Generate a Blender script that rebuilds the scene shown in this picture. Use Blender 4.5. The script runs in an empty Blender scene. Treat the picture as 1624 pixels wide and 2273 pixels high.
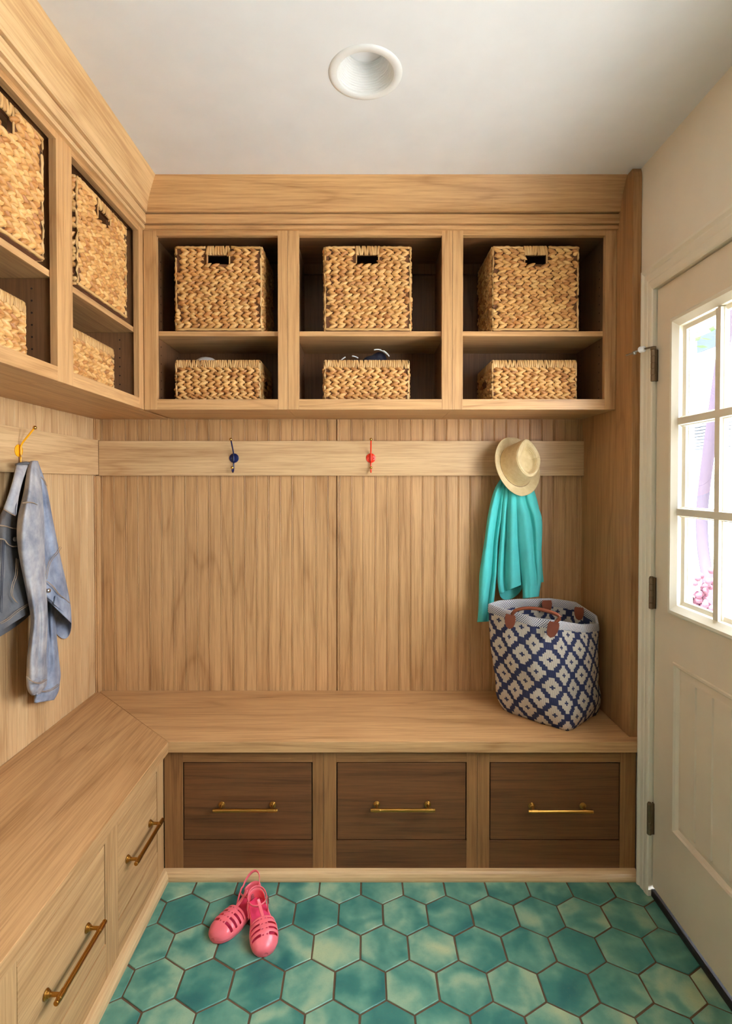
import bpy, bmesh, math, random
from mathutils import Vector, Matrix, noise as mnoise
random.seed(7)
PI = math.pi
scene = bpy.context.scene
COL = scene.collection

# ------------------------------------------------------------------ camera
FPX, CX, CY, HC = 1200.0, 809.0, 1091.0, 1.37
PITCH = math.atan(19 / FPX)
cam_d = bpy.data.cameras.new('camera'); cam = bpy.data.objects.new('camera', cam_d); COL.objects.link(cam)
cam.location = (0, 0, HC); cam.rotation_euler = (PI/2 - PITCH, 0, 0)
cam_d.sensor_fit = 'HORIZONTAL'; cam_d.sensor_width = 36.0; cam_d.lens = FPX / 1624 * 36
cam_d.shift_x = (812 - CX) / 1624; cam_d.shift_y = -(1136.5 - CY) / 1624
cam_d.clip_start = 0.02; cam_d.clip_end = 200
scene.camera = cam
_f = Vector((0, math.cos(PITCH), -math.sin(PITCH))); _u = Vector((0, math.sin(PITCH), math.cos(PITCH)))
def ray(px, py): return Vector((1, 0, 0)) * ((px - CX) / FPX) - _u * ((py - CY) / FPX) + _f
def at_y(px, py, Y): d = ray(px, py); return Vector((0, 0, HC)) + d * (Y / d.y)
def at_x(px, py, X): d = ray(px, py); return Vector((0, 0, HC)) + d * (X / d.x)
def at_z(px, py, Z): d = ray(px, py); return Vector((0, 0, HC)) + d * ((Z - HC) / d.z)

# ------------------------------------------------------------------ render look
scene.view_settings.view_transform = 'Standard'
scene.view_settings.look = 'None'
scene.view_settings.gamma = 1.0
scene.view_settings.use_curve_mapping = False
scene.view_settings.exposure = 0.45
cy = scene.cycles
cy.max_bounces = 8; cy.diffuse_bounces = 5; cy.glossy_bounces = 3; cy.transmission_bounces = 6
cy.transparent_max_bounces = 12; cy.caustics_reflective = False; cy.caustics_refractive = False
cy.sample_clamp_indirect = 6.0
cy.use_denoising = True
try: cy.denoiser = 'OPENIMAGEDENOISE'
except Exception: pass

# ------------------------------------------------------------------ materials
def srgb(r, g, b):
    f = lambda c: (c/255)/12.92 if c/255 <= 0.04045 else ((c/255 + 0.055)/1.055)**2.4
    return (f(r), f(g), f(b), 1.0)
class NT:
    def __init__(s, name):
        s.m = bpy.data.materials.new(name); s.m.use_nodes = True
        s.t = s.m.node_tree; s.n = s.t.nodes; s.l = s.t.links
        s.n.clear()
        s.out = s.n.new('ShaderNodeOutputMaterial'); s.b = s.n.new('ShaderNodeBsdfPrincipled')
        s.l.new(s.b.outputs[0], s.out.inputs[0])
    def node(s, typ, **kw):
        n = s.n.new(typ)
        for k, v in kw.items(): setattr(n, k, v)
        return n
    def put(s, sock, v):
        if isinstance(v, bpy.types.NodeSocket): s.l.new(v, sock)
        else: sock.default_value = v
    def math(s, op, a, b=0.0, c=0.0):
        n = s.node('ShaderNodeMath', operation=op); s.put(n.inputs[0], a); s.put(n.inputs[1], b); s.put(n.inputs[2], c); return n.outputs[0]
    def mix(s, fac, a, b, blend='MIX'):
        n = s.node('ShaderNodeMix', data_type='RGBA', blend_type=blend)
        s.put(n.inputs[0], fac); s.put(n.inputs[6], a); s.put(n.inputs[7], b); return n.outputs[2]
    def ramp(s, fac, stops, interp='LINEAR'):
        n = s.node('ShaderNodeValToRGB'); cr = n.color_ramp; cr.interpolation = interp
        while len(cr.elements) < len(stops): cr.elements.new(0.5)
        for e, (p, c) in zip(cr.elements, stops): e.position = p; e.color = c if isinstance(c, tuple) else (c, c, c, 1)
        s.put(n.inputs[0], fac); return n.outputs[0]
    def coord(s, kind='Object'): return s.node('ShaderNodeTexCoord').outputs[kind]
    def mapping(s, vec, scale=(1,1,1), loc=(0,0,0), rot=(0,0,0)):
        n = s.node('ShaderNodeMapping'); s.put(n.inputs[0], vec); n.inputs[1].default_value = loc if not isinstance(loc, bpy.types.NodeSocket) else (0,0,0)
        n.inputs[2].default_value = rot; n.inputs[3].default_value = scale
        if isinstance(loc, bpy.types.NodeSocket): s.l.new(loc, n.inputs[1])
        return n.outputs[0]
    def noise(s, vec, scale, detail=3, rough=0.5, dist=0.0):
        n = s.node('ShaderNodeTexNoise'); s.put(n.inputs['Vector'], vec); n.inputs['Scale'].default_value = scale
        n.inputs['Detail'].default_value = detail; n.inputs['Roughness'].default_value = rough; n.inputs['Distortion'].default_value = dist
        return n.outputs[0]
    def rnd_vec(s, k=17.0):
        o = s.node('ShaderNodeObjectInfo'); c = s.node('ShaderNodeCombineXYZ')
        s.put(c.inputs[0], s.math('MULTIPLY', o.outputs['Random'], k)); s.put(c.inputs[1], s.math('MULTIPLY', o.outputs['Random'], k*1.7)); s.put(c.inputs[2], s.math('MULTIPLY', o.outputs['Random'], k*2.3))
        return c.outputs[0]
    def bump(s, h, strength=0.3, dist=0.002):
        n = s.node('ShaderNodeBump'); n.inputs['Strength'].default_value = strength; n.inputs['Distance'].default_value = dist
        s.put(n.inputs['Height'], h); s.l.new(n.outputs[0], s.b.inputs['Normal'])
    def set(s, **kw):
        for k, v in kw.items(): s.put(s.b.inputs[k.replace('_', ' ')], v)
        return s.m

def wood(name, axis, light, dark, lines=0.30, freq=16, rough=0.42, seed=0.0, streak=1.0):
    t = NT(name)
    g = {'x': (0.10, 1, 1), 'y': (1, 0.10, 1), 'z': (1, 1, 0.10)}[axis]
    g2 = {'x': (0.03, 1, 1), 'y': (1, 0.03, 1), 'z': (1, 1, 0.03)}[axis]
    c = t.coord(); rv = t.rnd_vec()
    v1 = t.mapping(c, g, rv); v2 = t.mapping(c, g2, rv)
    low = t.noise(v1, 4.2, 2.5, 0.42, 0.15)
    ring = t.math('PINGPONG', t.math('MULTIPLY', low, freq), 1.0)
    ringc = t.ramp(ring, [(0.0, 0.0), (0.16, 0.62), (0.6, 0.9), (1.0, 1.0)])
    fib = t.noise(v2, 150, 3, 0.6)
    fibc = t.ramp(fib, [(0.38, 0.0), (0.60, 1.0)])
    pore = t.ramp(t.noise(v2, 420, 2, 0.5), [(0.30, 0.0), (0.46, 1.0)])
    band = t.ramp(t.noise(v2, 16, 2, 0.5), [(0.3, 0.0), (0.7, 1.0)])
    mid = t.ramp(t.noise(v1, 9, 2, 0.5), [(0.32, 0.0), (0.68, 1.0)])
    f = t.math('ADD', t.math('MULTIPLY', ringc, lines), t.math('MULTIPLY', fibc, 0.30 * streak))
    f = t.math('ADD', f, t.math('MULTIPLY', band, 0.16)); f = t.math('ADD', f, t.math('MULTIPLY', mid, 0.08))
    f = t.math('ADD', f, t.math('MULTIPLY', pore, 0.16))
    col = t.mix(f, dark, light)
    t.bump(t.math('ADD', fibc, pore), 0.10, 0.0006)
    return t.set(Base_Color=col, Roughness=rough, **{'Specular_IOR_Level': 0.35})
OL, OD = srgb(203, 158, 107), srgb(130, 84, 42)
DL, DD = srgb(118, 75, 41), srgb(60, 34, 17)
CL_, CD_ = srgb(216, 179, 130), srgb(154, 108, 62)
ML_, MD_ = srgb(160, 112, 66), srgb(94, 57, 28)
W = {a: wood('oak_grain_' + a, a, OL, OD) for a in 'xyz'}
WD = {a: wood('dark_shaded_oak_' + a, a, DL, DD, lines=0.36, freq=20) for a in 'xyz'}  # darker drawer oak, with the shade under the bench also in its colour
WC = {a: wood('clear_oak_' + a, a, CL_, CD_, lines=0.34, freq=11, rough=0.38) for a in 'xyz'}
WM = {a: wood('shaded_oak_' + a, a, ML_, MD_) for a in 'xyz'}  # oak copy with the shade of the back base fronts in its colour
WP = {a: wood('end_panel_oak_' + a, a, srgb(184, 138, 88), srgb(112, 70, 34)) for a in 'z'}
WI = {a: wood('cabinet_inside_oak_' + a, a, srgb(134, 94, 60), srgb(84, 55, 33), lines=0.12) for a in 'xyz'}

def plain(name, col, rough=0.5, metal=0.0, bump=None, **kw):
    t = NT(name)
    c = t.coord(); n = t.noise(c, 8, 3)
    t.set(Base_Color=t.mix(t.ramp(n, [(0.35, 0.0), (0.65, 1.0)]), tuple(x*0.96 for x in col[:3]) + (1,), col), Roughness=rough, Metallic=metal, **kw)
    if bump: t.bump(t.noise(c, bump[0], 3), bump[1], bump[2])
    return t.m
M_CEIL = plain('ceiling_paint', srgb(240, 239, 240), 0.9, bump=(220, 0.05, 0.001))
M_WALL = plain('wall_paint', srgb(232, 220, 198), 0.75, bump=(180, 0.08, 0.001))
M_TRIM = plain('cream_gloss_paint', srgb(232, 222, 200), 0.32)
M_DOOR = plain('cream_door_paint', srgb(226, 210, 184), 0.38)
M_WHITE = plain('white_enamel', srgb(246, 245, 243), 0.4)
M_LENS = plain('frosted_lens', srgb(248, 247, 249), 0.35)
M_BRASS = plain('aged_brass', srgb(176, 128, 58), 0.28, 1.0)
M_BRASSB = plain('polished_brass', srgb(206, 160, 84), 0.2, 1.0)
M_HINGE = plain('antique_nickel', srgb(128, 108, 84), 0.34, 0.9)
M_STEEL = plain('steel', srgb(170, 165, 158), 0.3, 1.0)
M_DARK = plain('dark_gap', srgb(34, 20, 12), 0.9)
M_RUBBER = plain('white_rubber', srgb(250, 250, 250), 0.6)
M_YEL = plain('yellow_enamel', srgb(240, 168, 20), 0.25)
M_NAVY = plain('navy_enamel', srgb(20, 26, 72), 0.22)
M_RED = plain('red_enamel', srgb(226, 52, 22), 0.25)
M_BLACK = plain('black_rubber', srgb(26, 22, 22), 0.6)
M_GREYW = plain('warm_grey_wall_paint', srgb(214, 210, 204), 0.8)
# glass
t = NT('window_glass'); t.n.remove(t.b)
tr = t.node('ShaderNodeBsdfTransparent'); tr.inputs[0].default_value = (0.97, 0.985, 0.98, 1)
gl = t.node('ShaderNodeBsdfGlossy'); gl.inputs['Roughness'].default_value = 0.02
fr = t.node('ShaderNodeFresnel'); fr.inputs[0].default_value = 1.45
gb = t.node('ShaderNodeNewGeometry'); mx = t.node('ShaderNodeMixShader'); t.l.new(t.math('MULTIPLY', fr.outputs[0], t.math('SUBTRACT', 1.0, gb.outputs['Backfacing'])), mx.inputs[0]); t.l.new(tr.outputs[0], mx.inputs[1]); t.l.new(gl.outputs[0], mx.inputs[2]); t.l.new(mx.outputs[0], t.out.inputs[0])
M_GLASS = t.m
# hex tiles: glazed terracotta, each tile its own shade
t = NT('glazed_green_tile'); geo = t.node('ShaderNodeNewGeometry'); rp = geo.outputs['Random Per Island']
c = t.coord(); cc = t.node('ShaderNodeCombineXYZ'); t.put(cc.inputs[0], t.math('MULTIPLY', rp, 37.0)); t.put(cc.inputs[1], t.math('MULTIPLY', rp, 91.0))
v = t.mapping(c, (1, 1, 1), cc.outputs[0])
n1 = t.noise(v, 9, 2, 0.5, 0.4); n2 = t.noise(v, 60, 4, 0.6)
f = t.math('ADD', t.math('MULTIPLY', n1, 1.35), t.math('MULTIPLY', rp, 0.22)); f = t.math('ADD', f, t.math('MULTIPLY', n2, 0.18)); f = t.math('SUBTRACT', f, 0.39)
col = t.ramp(f, [(0.12, srgb(42, 102, 96)), (0.34, srgb(62, 122, 108)), (0.52, srgb(98, 146, 124)), (0.70, srgb(142, 170, 138)), (0.92, srgb(176, 186, 142))])
fr1 = t.noise(v, 260, 2, 0.6)
col = t.mix(t.math('MULTIPLY', t.ramp(fr1, [(0.60, 0.0), (0.72, 1.0)]), 0.35), col, srgb(120, 118, 84))
t.bump(t.math('ADD', n1, t.math('MULTIPLY', n2, 0.3)), 0.15, 0.003)
M_TILE = t.set(Base_Color=col, Roughness=0.42)
M_GROUT = plain('brown_grout', srgb(98, 72, 48), 0.95, bump=(300, 0.4, 0.002))
# water hyacinth strands
def straw_mat(name, stops, rough=0.5, freq=90):
    t = NT(name); geo = t.node('ShaderNodeNewGeometry'); rp = geo.outputs['Random Per Island']; c = t.coord()
    n = t.noise(c, freq, 3, 0.6); n2 = t.noise(c, 14, 2)
    f = t.math('ADD', t.math('MULTIPLY', rp, 0.62), t.math('MULTIPLY', n, 0.30)); f = t.math('ADD', f, t.math('MULTIPLY', n2, 0.22)); f = t.math('SUBTRACT', f, 0.08)
    t.bump(t.noise(t.mapping(c, (1, 1, 1)), 240, 3, 0.7), 0.35, 0.001)
    return t.set(Base_Color=t.ramp(f, stops), Roughness=rough)
M_HYA = straw_mat('water_hyacinth', [(0.04, srgb(118, 66, 30)), (0.20, srgb(164, 108, 53)), (0.46, srgb(190, 138, 76)), (0.78, srgb(207, 160, 97)), (1.0, srgb(220, 186, 130))])
M_HYB = straw_mat('water_hyacinth_wrap', [(0.05, srgb(152, 107, 58)), (0.5, srgb(186, 142, 85)), (1.0, srgb(206, 168, 114))])
M_HYD = plain('hyacinth_core', srgb(96, 56, 24), 0.9)
# fabrics
def fabric(name, a, b, sc=6, fine=900, rough=0.85, bs=0.25, sheen=0.2):
    t = NT(name); c = t.coord(); n = t.noise(c, sc, 4, 0.6); w = t.noise(c, fine, 2, 0.7)
    f = t.ramp(n, [(0.32, 0.0), (0.68, 1.0)])
    col = t.mix(t.math('MULTIPLY', w, 0.18), t.mix(f, a, b), (0.9, 0.9, 0.9, 1))
    t.bump(w, bs, 0.0006)
    return t.set(Base_Color=col, Roughness=rough, Sheen_Weight=sheen)
M_TEAL = fabric('turquoise_fleece', srgb(0, 170, 164), srgb(8, 198, 190), 5, 700, sheen=0.03)
M_DENIM = fabric('washed_denim', srgb(66, 77, 102), srgb(146, 150, 162), 15, 900, 0.85, 0.5, 0.03)
M_DENIML = fabric('faded_sleeve_denim', srgb(92, 94, 106), srgb(176, 168, 162), 15, 900, 0.85, 0.5, 0.03)
M_LINING = plain('shaded_gap_lining', srgb(40, 38, 44), 0.9)  # near-black colour paints the shaded gap between collar and sleeve
M_DENIMD = fabric('shaded_denim', srgb(32, 31, 36), srgb(82, 72, 66), 16, 900, 0.9, 0.5, 0.0)  # shadow over the jacket's front panel is put into this colour
M_STITCH = plain('tan_stitching', srgb(158, 132, 104), 0.8)
M_SEAMD = plain('dark_seam_thread', srgb(44, 44, 58), 0.9)  # dark thread along some jacket seams and edges
M_LEATHER = plain('cognac_leather', srgb(108, 48, 20), 0.42, bump=(180, 0.3, 0.001))
t = NT('straw_braid'); c = t.coord(); 
r_ = t.node('ShaderNodeUVMap'); sep = t.node('ShaderNodeSeparateXYZ'); t.l.new(r_.outputs[0], sep.inputs[0])
wv = t.math('SINE', t.math('MULTIPLY', sep.outputs[1], 2*PI*46)); wu = t.math('SINE', t.math('ADD', t.math('MULTIPLY', sep.outputs[0], 2*PI*120), t.math('MULTIPLY', sep.outputs[1], 140)))
h = t.math('ADD', wv, t.math('MULTIPLY', wu, 0.45)); nn = t.noise(c, 60, 3)
t.bump(h, 0.4, 0.0012)
M_STRAW = t.set(Base_Color=t.mix(nn, srgb(200, 168, 114), srgb(232, 210, 164)), Roughness=0.6)
# tote weave: cream stepped flowers on navy, knitted on a grid
t = NT('woven_navy_flowers'); uvn = t.node('ShaderNodeUVMap'); sep = t.node('ShaderNodeSeparateXYZ'); t.l.new(uvn.outputs[0], sep.inputs[0])
ST = 0.0056
def motif(du, dv):
    PU, PV = ST*16, ST*18
    iu = t.math('FLOOR', t.math('DIVIDE', t.math('ADD', sep.outputs[0], du*PU + 20*PU), ST)); iv = t.math('FLOOR', t.math('DIVIDE', t.math('ADD', sep.outputs[1], dv*PV + 20*PV), ST))
    a = t.math('ABSOLUTE', t.math('SUBTRACT', t.math('MODULO', iu, 16), 8)); b = t.math('ABSOLUTE', t.math('SUBTRACT', t.math('MODULO', iv, 18), 9))
    lt = lambda x, k: t.math('LESS_THAN', x, k)
    AND = lambda x, y: t.math('MULTIPLY', x, y); OR = lambda x, y: t.math('MAXIMUM', x, y)
    s = OR(AND(lt(a, 1.5), lt(b, 6.5)), AND(lt(b, 1.5), lt(a, 5.5)))
    s = OR(s, AND(lt(a, 3.5), lt(b, 3.5))); s = OR(s, AND(lt(a, 2.5), lt(b, 4.5)))
    s = AND(s, t.math('SUBTRACT', 1.0, OR(AND(lt(a, 1.5), lt(b, 0.5)), AND(lt(a, 0.5), lt(b, 1.5)))))
    return s
flower = t.math('MAXIMUM', motif(0, 0), motif(0.5, 0.5))
knit = t.math('MULTIPLY', t.math('SINE', t.math('MULTIPLY', t.math('ADD', sep.outputs[0], t.math('MULTIPLY', sep.outputs[1], 0.8)), 2*PI/ST*1.0)), t.math('SINE', t.math('MULTIPLY', sep.outputs[1], 2*PI/ST)))
k01 = t.math('MULTIPLY_ADD', knit, 0.5, 0.5)
colr = t.mix(flower, t.mix(k01, srgb(27, 30, 62), srgb(48, 55, 92)), t.mix(k01, srgb(176, 160, 140), srgb(212, 200, 182)))
t.bump(knit, 0.5, 0.0015)
M_TOTE = t.set(Base_Color=colr, Roughness=0.8)
t = NT('checked_binding'); uvn = t.node('ShaderNodeUVMap'); ck = t.node('ShaderNodeTexChecker'); t.l.new(uvn.outputs[0], ck.inputs[0]); ck.inputs['Scale'].default_value = 300
ck.inputs[1].default_value = srgb(50, 56, 86); ck.inputs[2].default_value = srgb(216, 208, 196)
M_BIND = t.set(Base_Color=ck.outputs[0], Roughness=0.8)
t = NT('pink_jelly'); M_JELLY = t.set(Base_Color=srgb(246, 112, 120), Roughness=0.28, Subsurface_Weight=0.35, Subsurface_Scale=0.01, Subsurface_Radius=(1.0, 0.35, 0.3))
M_PINKSOLE = plain('hot_pink_insole', srgb(226, 64, 104), 0.5)
# outside
M_SIDING = plain('grey_siding', srgb(50, 54, 60), 0.8, Specular_IOR_Level=0.0); M_BARK = plain('bark', srgb(44, 38, 44), 0.9, Specular_IOR_Level=0.0)
t = NT('leaves'); M_LEAF = t.set(Base_Color=t.mix(t.noise(t.coord(), 6, 3), srgb(30, 48, 26), srgb(54, 78, 44)), Roughness=0.9, Specular_IOR_Level=0.0)
M_GROUND = plain('pale_paving', srgb(205, 200, 192), 0.9); M_PINKF = plain('pink_blossom', srgb(64, 40, 46), 0.7, Specular_IOR_Level=0.0)
M_HOUSE = plain('white_clapboard', srgb(225, 225, 222), 0.8)

# ------------------------------------------------------------------ mesh helpers
class MB:
    def __init__(s): s.v = []; s.f = []; s.mi = []; s.uv = None
    def add(s, vs, fs, mi=0):
        o = len(s.v); s.v += [Vector(p) for p in vs]; s.f += [tuple(o + i for i in f) for f in fs]; s.mi += [mi]*len(fs)
    def box(s, x0, x1, y0, y1, z0, z1, mi=0):
        s.add([(x0,y0,z0),(x1,y0,z0),(x1,y1,z0),(x0,y1,z0),(x0,y0,z1),(x1,y0,z1),(x1,y1,z1),(x0,y1,z1)],
              [(0,3,2,1),(4,5,6,7),(0,1,5,4),(1,2,6,5),(2,3,7,6),(3,0,4,7)], mi)
    def prism(s, poly, mp, a, b, mi=0):            # poly: 2-D loop, mp(p, q, w) -> world
        n = len(poly); s.add([mp(p, q, a) for p, q in poly] + [mp(p, q, b) for p, q in poly],
              [tuple(range(n)), tuple(range(2*n-1, n-1, -1))] + [(i, (i+1) % n, n+(i+1) % n, n+i) for i in range(n)], mi)
    def loft(s, rings, close=True, cap=True, mi=0):
        n = len(rings[0]); vs = [p for r in rings for p in r]; fs = []
        for i in range(len(rings)-1):
            for j in range(n if close else n-1):
                k = (j+1) % n; fs.append((i*n+j, i*n+k, (i+1)*n+k, (i+1)*n+j))
        if cap and close: fs.append(tuple(range(n-1, -1, -1))); fs.append(tuple((len(rings)-1)*n+j for j in range(n)))
        s.add(vs, fs, mi)
    def sweep(s, pts, rx, ry=None, up=(0,0,1), n=8, closed=False, mi=0, cap=True):
        pts = [Vector(p) for p in pts]; ry = ry or rx; rings = []; N = len(pts); up = Vector(up)
        for i, p in enumerate(pts):
            a = pts[(i-1) % N] if (i > 0 or closed) else p; b = pts[(i+1) % N] if (i < N-1 or closed) else p
            t = (b - a).normalized(); sd = t.cross(up)
            if sd.length < 1e-3: sd = t.cross(Vector((1, 0.2, 0)))
            sd.normalize(); nr = sd.cross(t)
            fx = rx[i] if isinstance(rx, (list, tuple)) else rx; fy = ry[i] if isinstance(ry, (list, tuple)) else ry
            rings.append([p + sd*fx*math.cos(2*PI*j/n) + nr*fy*math.sin(2*PI*j/n) for j in range(n)])
        if closed: rings.append(rings[0])
        s.loft(rings, True, cap and not closed, mi)
    def lathe(s, prof, c, ax, n=24, mi=0, cap=False):     # prof: (r, h) pairs
        ax = Vector(ax).normalized(); a = ax.orthogonal().normalized(); b = ax.cross(a); c = Vector(c)
        s.loft([[c + ax*h + (a*math.cos(2*PI*j/n) + b*math.sin(2*PI*j/n))*max(r, 1e-5) for j in range(n)] for r, h in prof], True, cap, mi)
    def ball(s, c, r, mi=0, n=14, sc=(1,1,1)):
        c = Vector(c); s.loft([[c + Vector((r*sc[0]*math.sin(PI*i/n)*math.cos(2*PI*j/n), r*sc[1]*math.sin(PI*i/n)*math.sin(2*PI*j/n), r*sc[2]*math.cos(PI*i/n))) for j in range(n)] for i in range(n+1)], True, False, mi)

def build(name, mb, mat, parent=None, bevel=0, smooth=False, subsurf=0, solid=0, uv=None, weld=True, kind=None, off=None):
    me = bpy.data.meshes.new(name)
    o = Vector((0, 0, 0))
    if parent is not None:
        p = parent
        while p is not None: o = o + Vector(p.location); p = p.parent
    if off is not None: o = o + Vector(off)
    me.from_pydata([tuple(v - o) for v in mb.v], [], mb.f)
    for m in (mat if isinstance(mat, (list, tuple)) else [mat]): me.materials.append(m)
    me.polygons.foreach_set('material_index', mb.mi)
    if uv is not None:
        ul = me.uv_layers.new(name='UVMap')
        for lp in me.loops: ul.data[lp.index].uv = uv[lp.vertex_index]
    bm = bmesh.new(); bm.from_mesh(me)
    if weld and uv is None: bmesh.ops.remove_doubles(bm, verts=bm.verts, dist=1e-6)
    bmesh.ops.recalc_face_normals(bm, faces=bm.faces); bm.to_mesh(me); bm.free()
    if smooth: me.polygons.foreach_set('use_smooth', [True]*len(me.polygons))
    ob = bpy.data.objects.new(name, me); COL.objects.link(ob)
    if off is not None: ob.location = off
    if parent is not None: ob.parent = parent
    if solid: md = ob.modifiers.new('solid', 'SOLIDIFY'); md.thickness = solid; md.offset = 0
    if bevel: md = ob.modifiers.new('bevel', 'BEVEL'); md.width = bevel; md.segments = 2; md.limit_method = 'ANGLE'; md.angle_limit = math.radians(50)
    if subsurf: md = ob.modifiers.new('sub', 'SUBSURF'); md.levels = subsurf; md.render_levels = subsurf
    if kind: ob['kind'] = kind
    return ob
def struct(name, mb, mat, **k): return build(name, mb, mat, kind='structure', **k)
def thing(name, label, cat, loc, group=None):
    o = bpy.data.objects.new(name, None); o.empty_display_size = 0.05; COL.objects.link(o); o.location = loc
    o['label'] = label; o['category'] = cat
    if group: o['group'] = group
    return o
def tag(o, label, cat, group=None):
    o['label'] = label; o['category'] = cat
    if group: o['group'] = group
    return o
def copy_tree(o, parent=None):
    c = o.copy(); COL.objects.link(c); c.parent = parent
    for ch in list(o.children): copy_tree(ch, c)
    return c
def catmull(pts, k=8, closed=False):
    P = [Vector(p) for p in pts]; n = len(P); out = []
    for i in range(n if closed else n-1):
        p0 = P[(i-1) % n] if (closed or i > 0) else P[0]; p1 = P[i]; p2 = P[(i+1) % n]; p3 = P[(i+2) % n] if (closed or i+2 < n) else P[-1]
        for j in range(k):
            t = j/k; out.append(0.5*((2*p1) + (p2-p0)*t + (2*p0-5*p1+4*p2-p3)*t*t + (3*p1-p0-3*p2+p3)*t**3))
    if not closed: out.append(P[-1])
    return out

# ------------------------------------------------------------------ room
XL, XR, YB, ZC = -1.137, 0.950, 2.290, 2.450
YE = 0.97                        # near end of the built-ins on the left wall
YF = -1.7                        # wall behind the camera
ZB = 0.486                       # bench top
# floor of hexagonal tiles
m = MB(); s_ = 0.0814; w_ = 0.1410; g_ = 0.0027
for r in range(-27, 9):
    for k in range(-10, 9):
        cx0 = -0.0125 + w_*k + (w_/2 if r % 2 else 0); cy0 = 1.4544 + 0.1221*r
        x = cx0; y = cy0 - 0.011*(cx0 + 0.09)
        if not (XL - .1 < x < XR + .12 and YF - .1 < y < 2.36): continue
        jx, jy, jz = random.uniform(-.0006, .0006), random.uniform(-.0006, .0006), random.uniform(-.0006, .0004)
        ring = lambda R, z, jr=0: [(x + jx + (R + random.uniform(-jr, jr))*math.sin(PI/3*i + q), y + jy + (R + random.uniform(-jr, jr))*math.cos(PI/3*i + q) - 0.011*R*math.sin(PI/3*i), z) for i in range(6) for q in (0,)]
        def edge(R, z, amp):
            out = []; c6 = [Vector((math.sin(PI/3*i), math.cos(PI/3*i) - 0.011*math.sin(PI/3*i), 0)) for i in range(6)]
            for i in range(6):
                a, b = c6[i], c6[(i+1) % 6]
                for q in range(4):
                    p = a.lerp(b, q/4); rr = R + mnoise.noise(Vector((x*30 + p.x*5, y*30 + p.y*5, 0)))*amp
                    out.append(Vector((x + jx + p.x*rr, y + jy + p.y*rr, z)))
            return out
        R = s_ - g_*1.15
        m.loft([edge(R, -0.006, .001), edge(R, -0.0014 + jz, .001), edge(R - .0016, jz - 0.0002, .0008)], True, True)
m.box(XL - .1, XR + .15, YF - .1, 2.4, -0.05, -0.0028, mi=1)
struct('floor', m, [M_TILE, M_GROUT], weld=False)
# ceiling with the hole of the downlight
LC = Vector((0.002, 1.444, ZC)); m = MB(); n = 40; R0 = 0.082
x0, x1, y0, y1 = XL - .1, XR + .12, YF - .1, 2.4
inner = [LC + Vector((R0*math.cos(2*PI*i/n), R0*math.sin(2*PI*i/n), 0)) for i in range(n)]
def sq(i):
    a = 2*PI*i/n; dx, dy = math.cos(a), math.sin(a); tx = ((x1 if dx > 0 else x0) - LC.x)/dx if abs(dx) > 1e-6 else 1e9; ty = ((y1 if dy > 0 else y0) - LC.y)/dy if abs(dy) > 1e-6 else 1e9
    k = min(tx, ty); return Vector((LC.x + dx*k, LC.y + dy*k, ZC))
outer = [sq(i) for i in range(n)]
m.loft([inner, outer], True, False); m.loft([[p + Vector((0,0,.03)) for p in inner], inner], True, False)
for xx in (x0, x1):
    for yy in (y0, y1):
        near = sorted(range(n), key=lambda i: (outer[i] - Vector((xx, yy, ZC))).length)[:2]
        m.add([outer[near[0]], outer[near[1]], (xx, yy, ZC)], [(0, 1, 2)])
m.box(x0, x1, y0, y1, ZC + .16, ZC + .2)
struct('ceiling', m, M_CEIL)
# beadboard profile along u
def bead_profile(u0, u1, phase, pitch=0.0503, grooves=()):
    pts = [(u0, 0.0)]; k = math.ceil((u0 - phase)/pitch + 0.12); b = 0.0026
    while phase + k*pitch < u1 - 0.005:
        c = phase + k*pitch
        if not any(abs(c - g) < 0.008 for g in grooves):
            pts += [(c-b-.0012, 0), (c-b, -.0021), (c-b*.55, .0002), (c, 0.0009), (c+b*.55, .0002), (c+b, -.0021), (c+b+.0012, 0)]
        k += 1
    for g in grooves: pts += [(g-.0032, 0), (g-.003, -.009), (g+.003, -.009), (g+.0032, 0.0006)]
    pts.sort(); pts.append((u1, 0.0)); return pts
m = MB(); pr = bead_profile(XL, XR, -0.609, grooves=(-0.118,))
m.loft([[Vector((u, YB - d, z)) for u, d in pr] for z in (0, ZC)], False, False)
m.box(XL - .12, XR + .12, YB + .012, YB + .10, 0, ZC, mi=0)
struct('wall_back', m, W['z'])
m = MB(); pr = bead_profile(YE, YB, 1.005)
m.loft([[Vector((XL + d, u, z)) for u, d in pr] for z in (0, ZC)], False, False)
m.box(XL - .12, XL - .012, YE, YB + .1, 0, ZC); m.box(XL - .12, XL, YF, YE, 0, ZC, mi=1)
struct('wall_left', m, [WC['z'], M_GREYW])  # paler oak puts the stronger light on this wall into its colour
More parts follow.
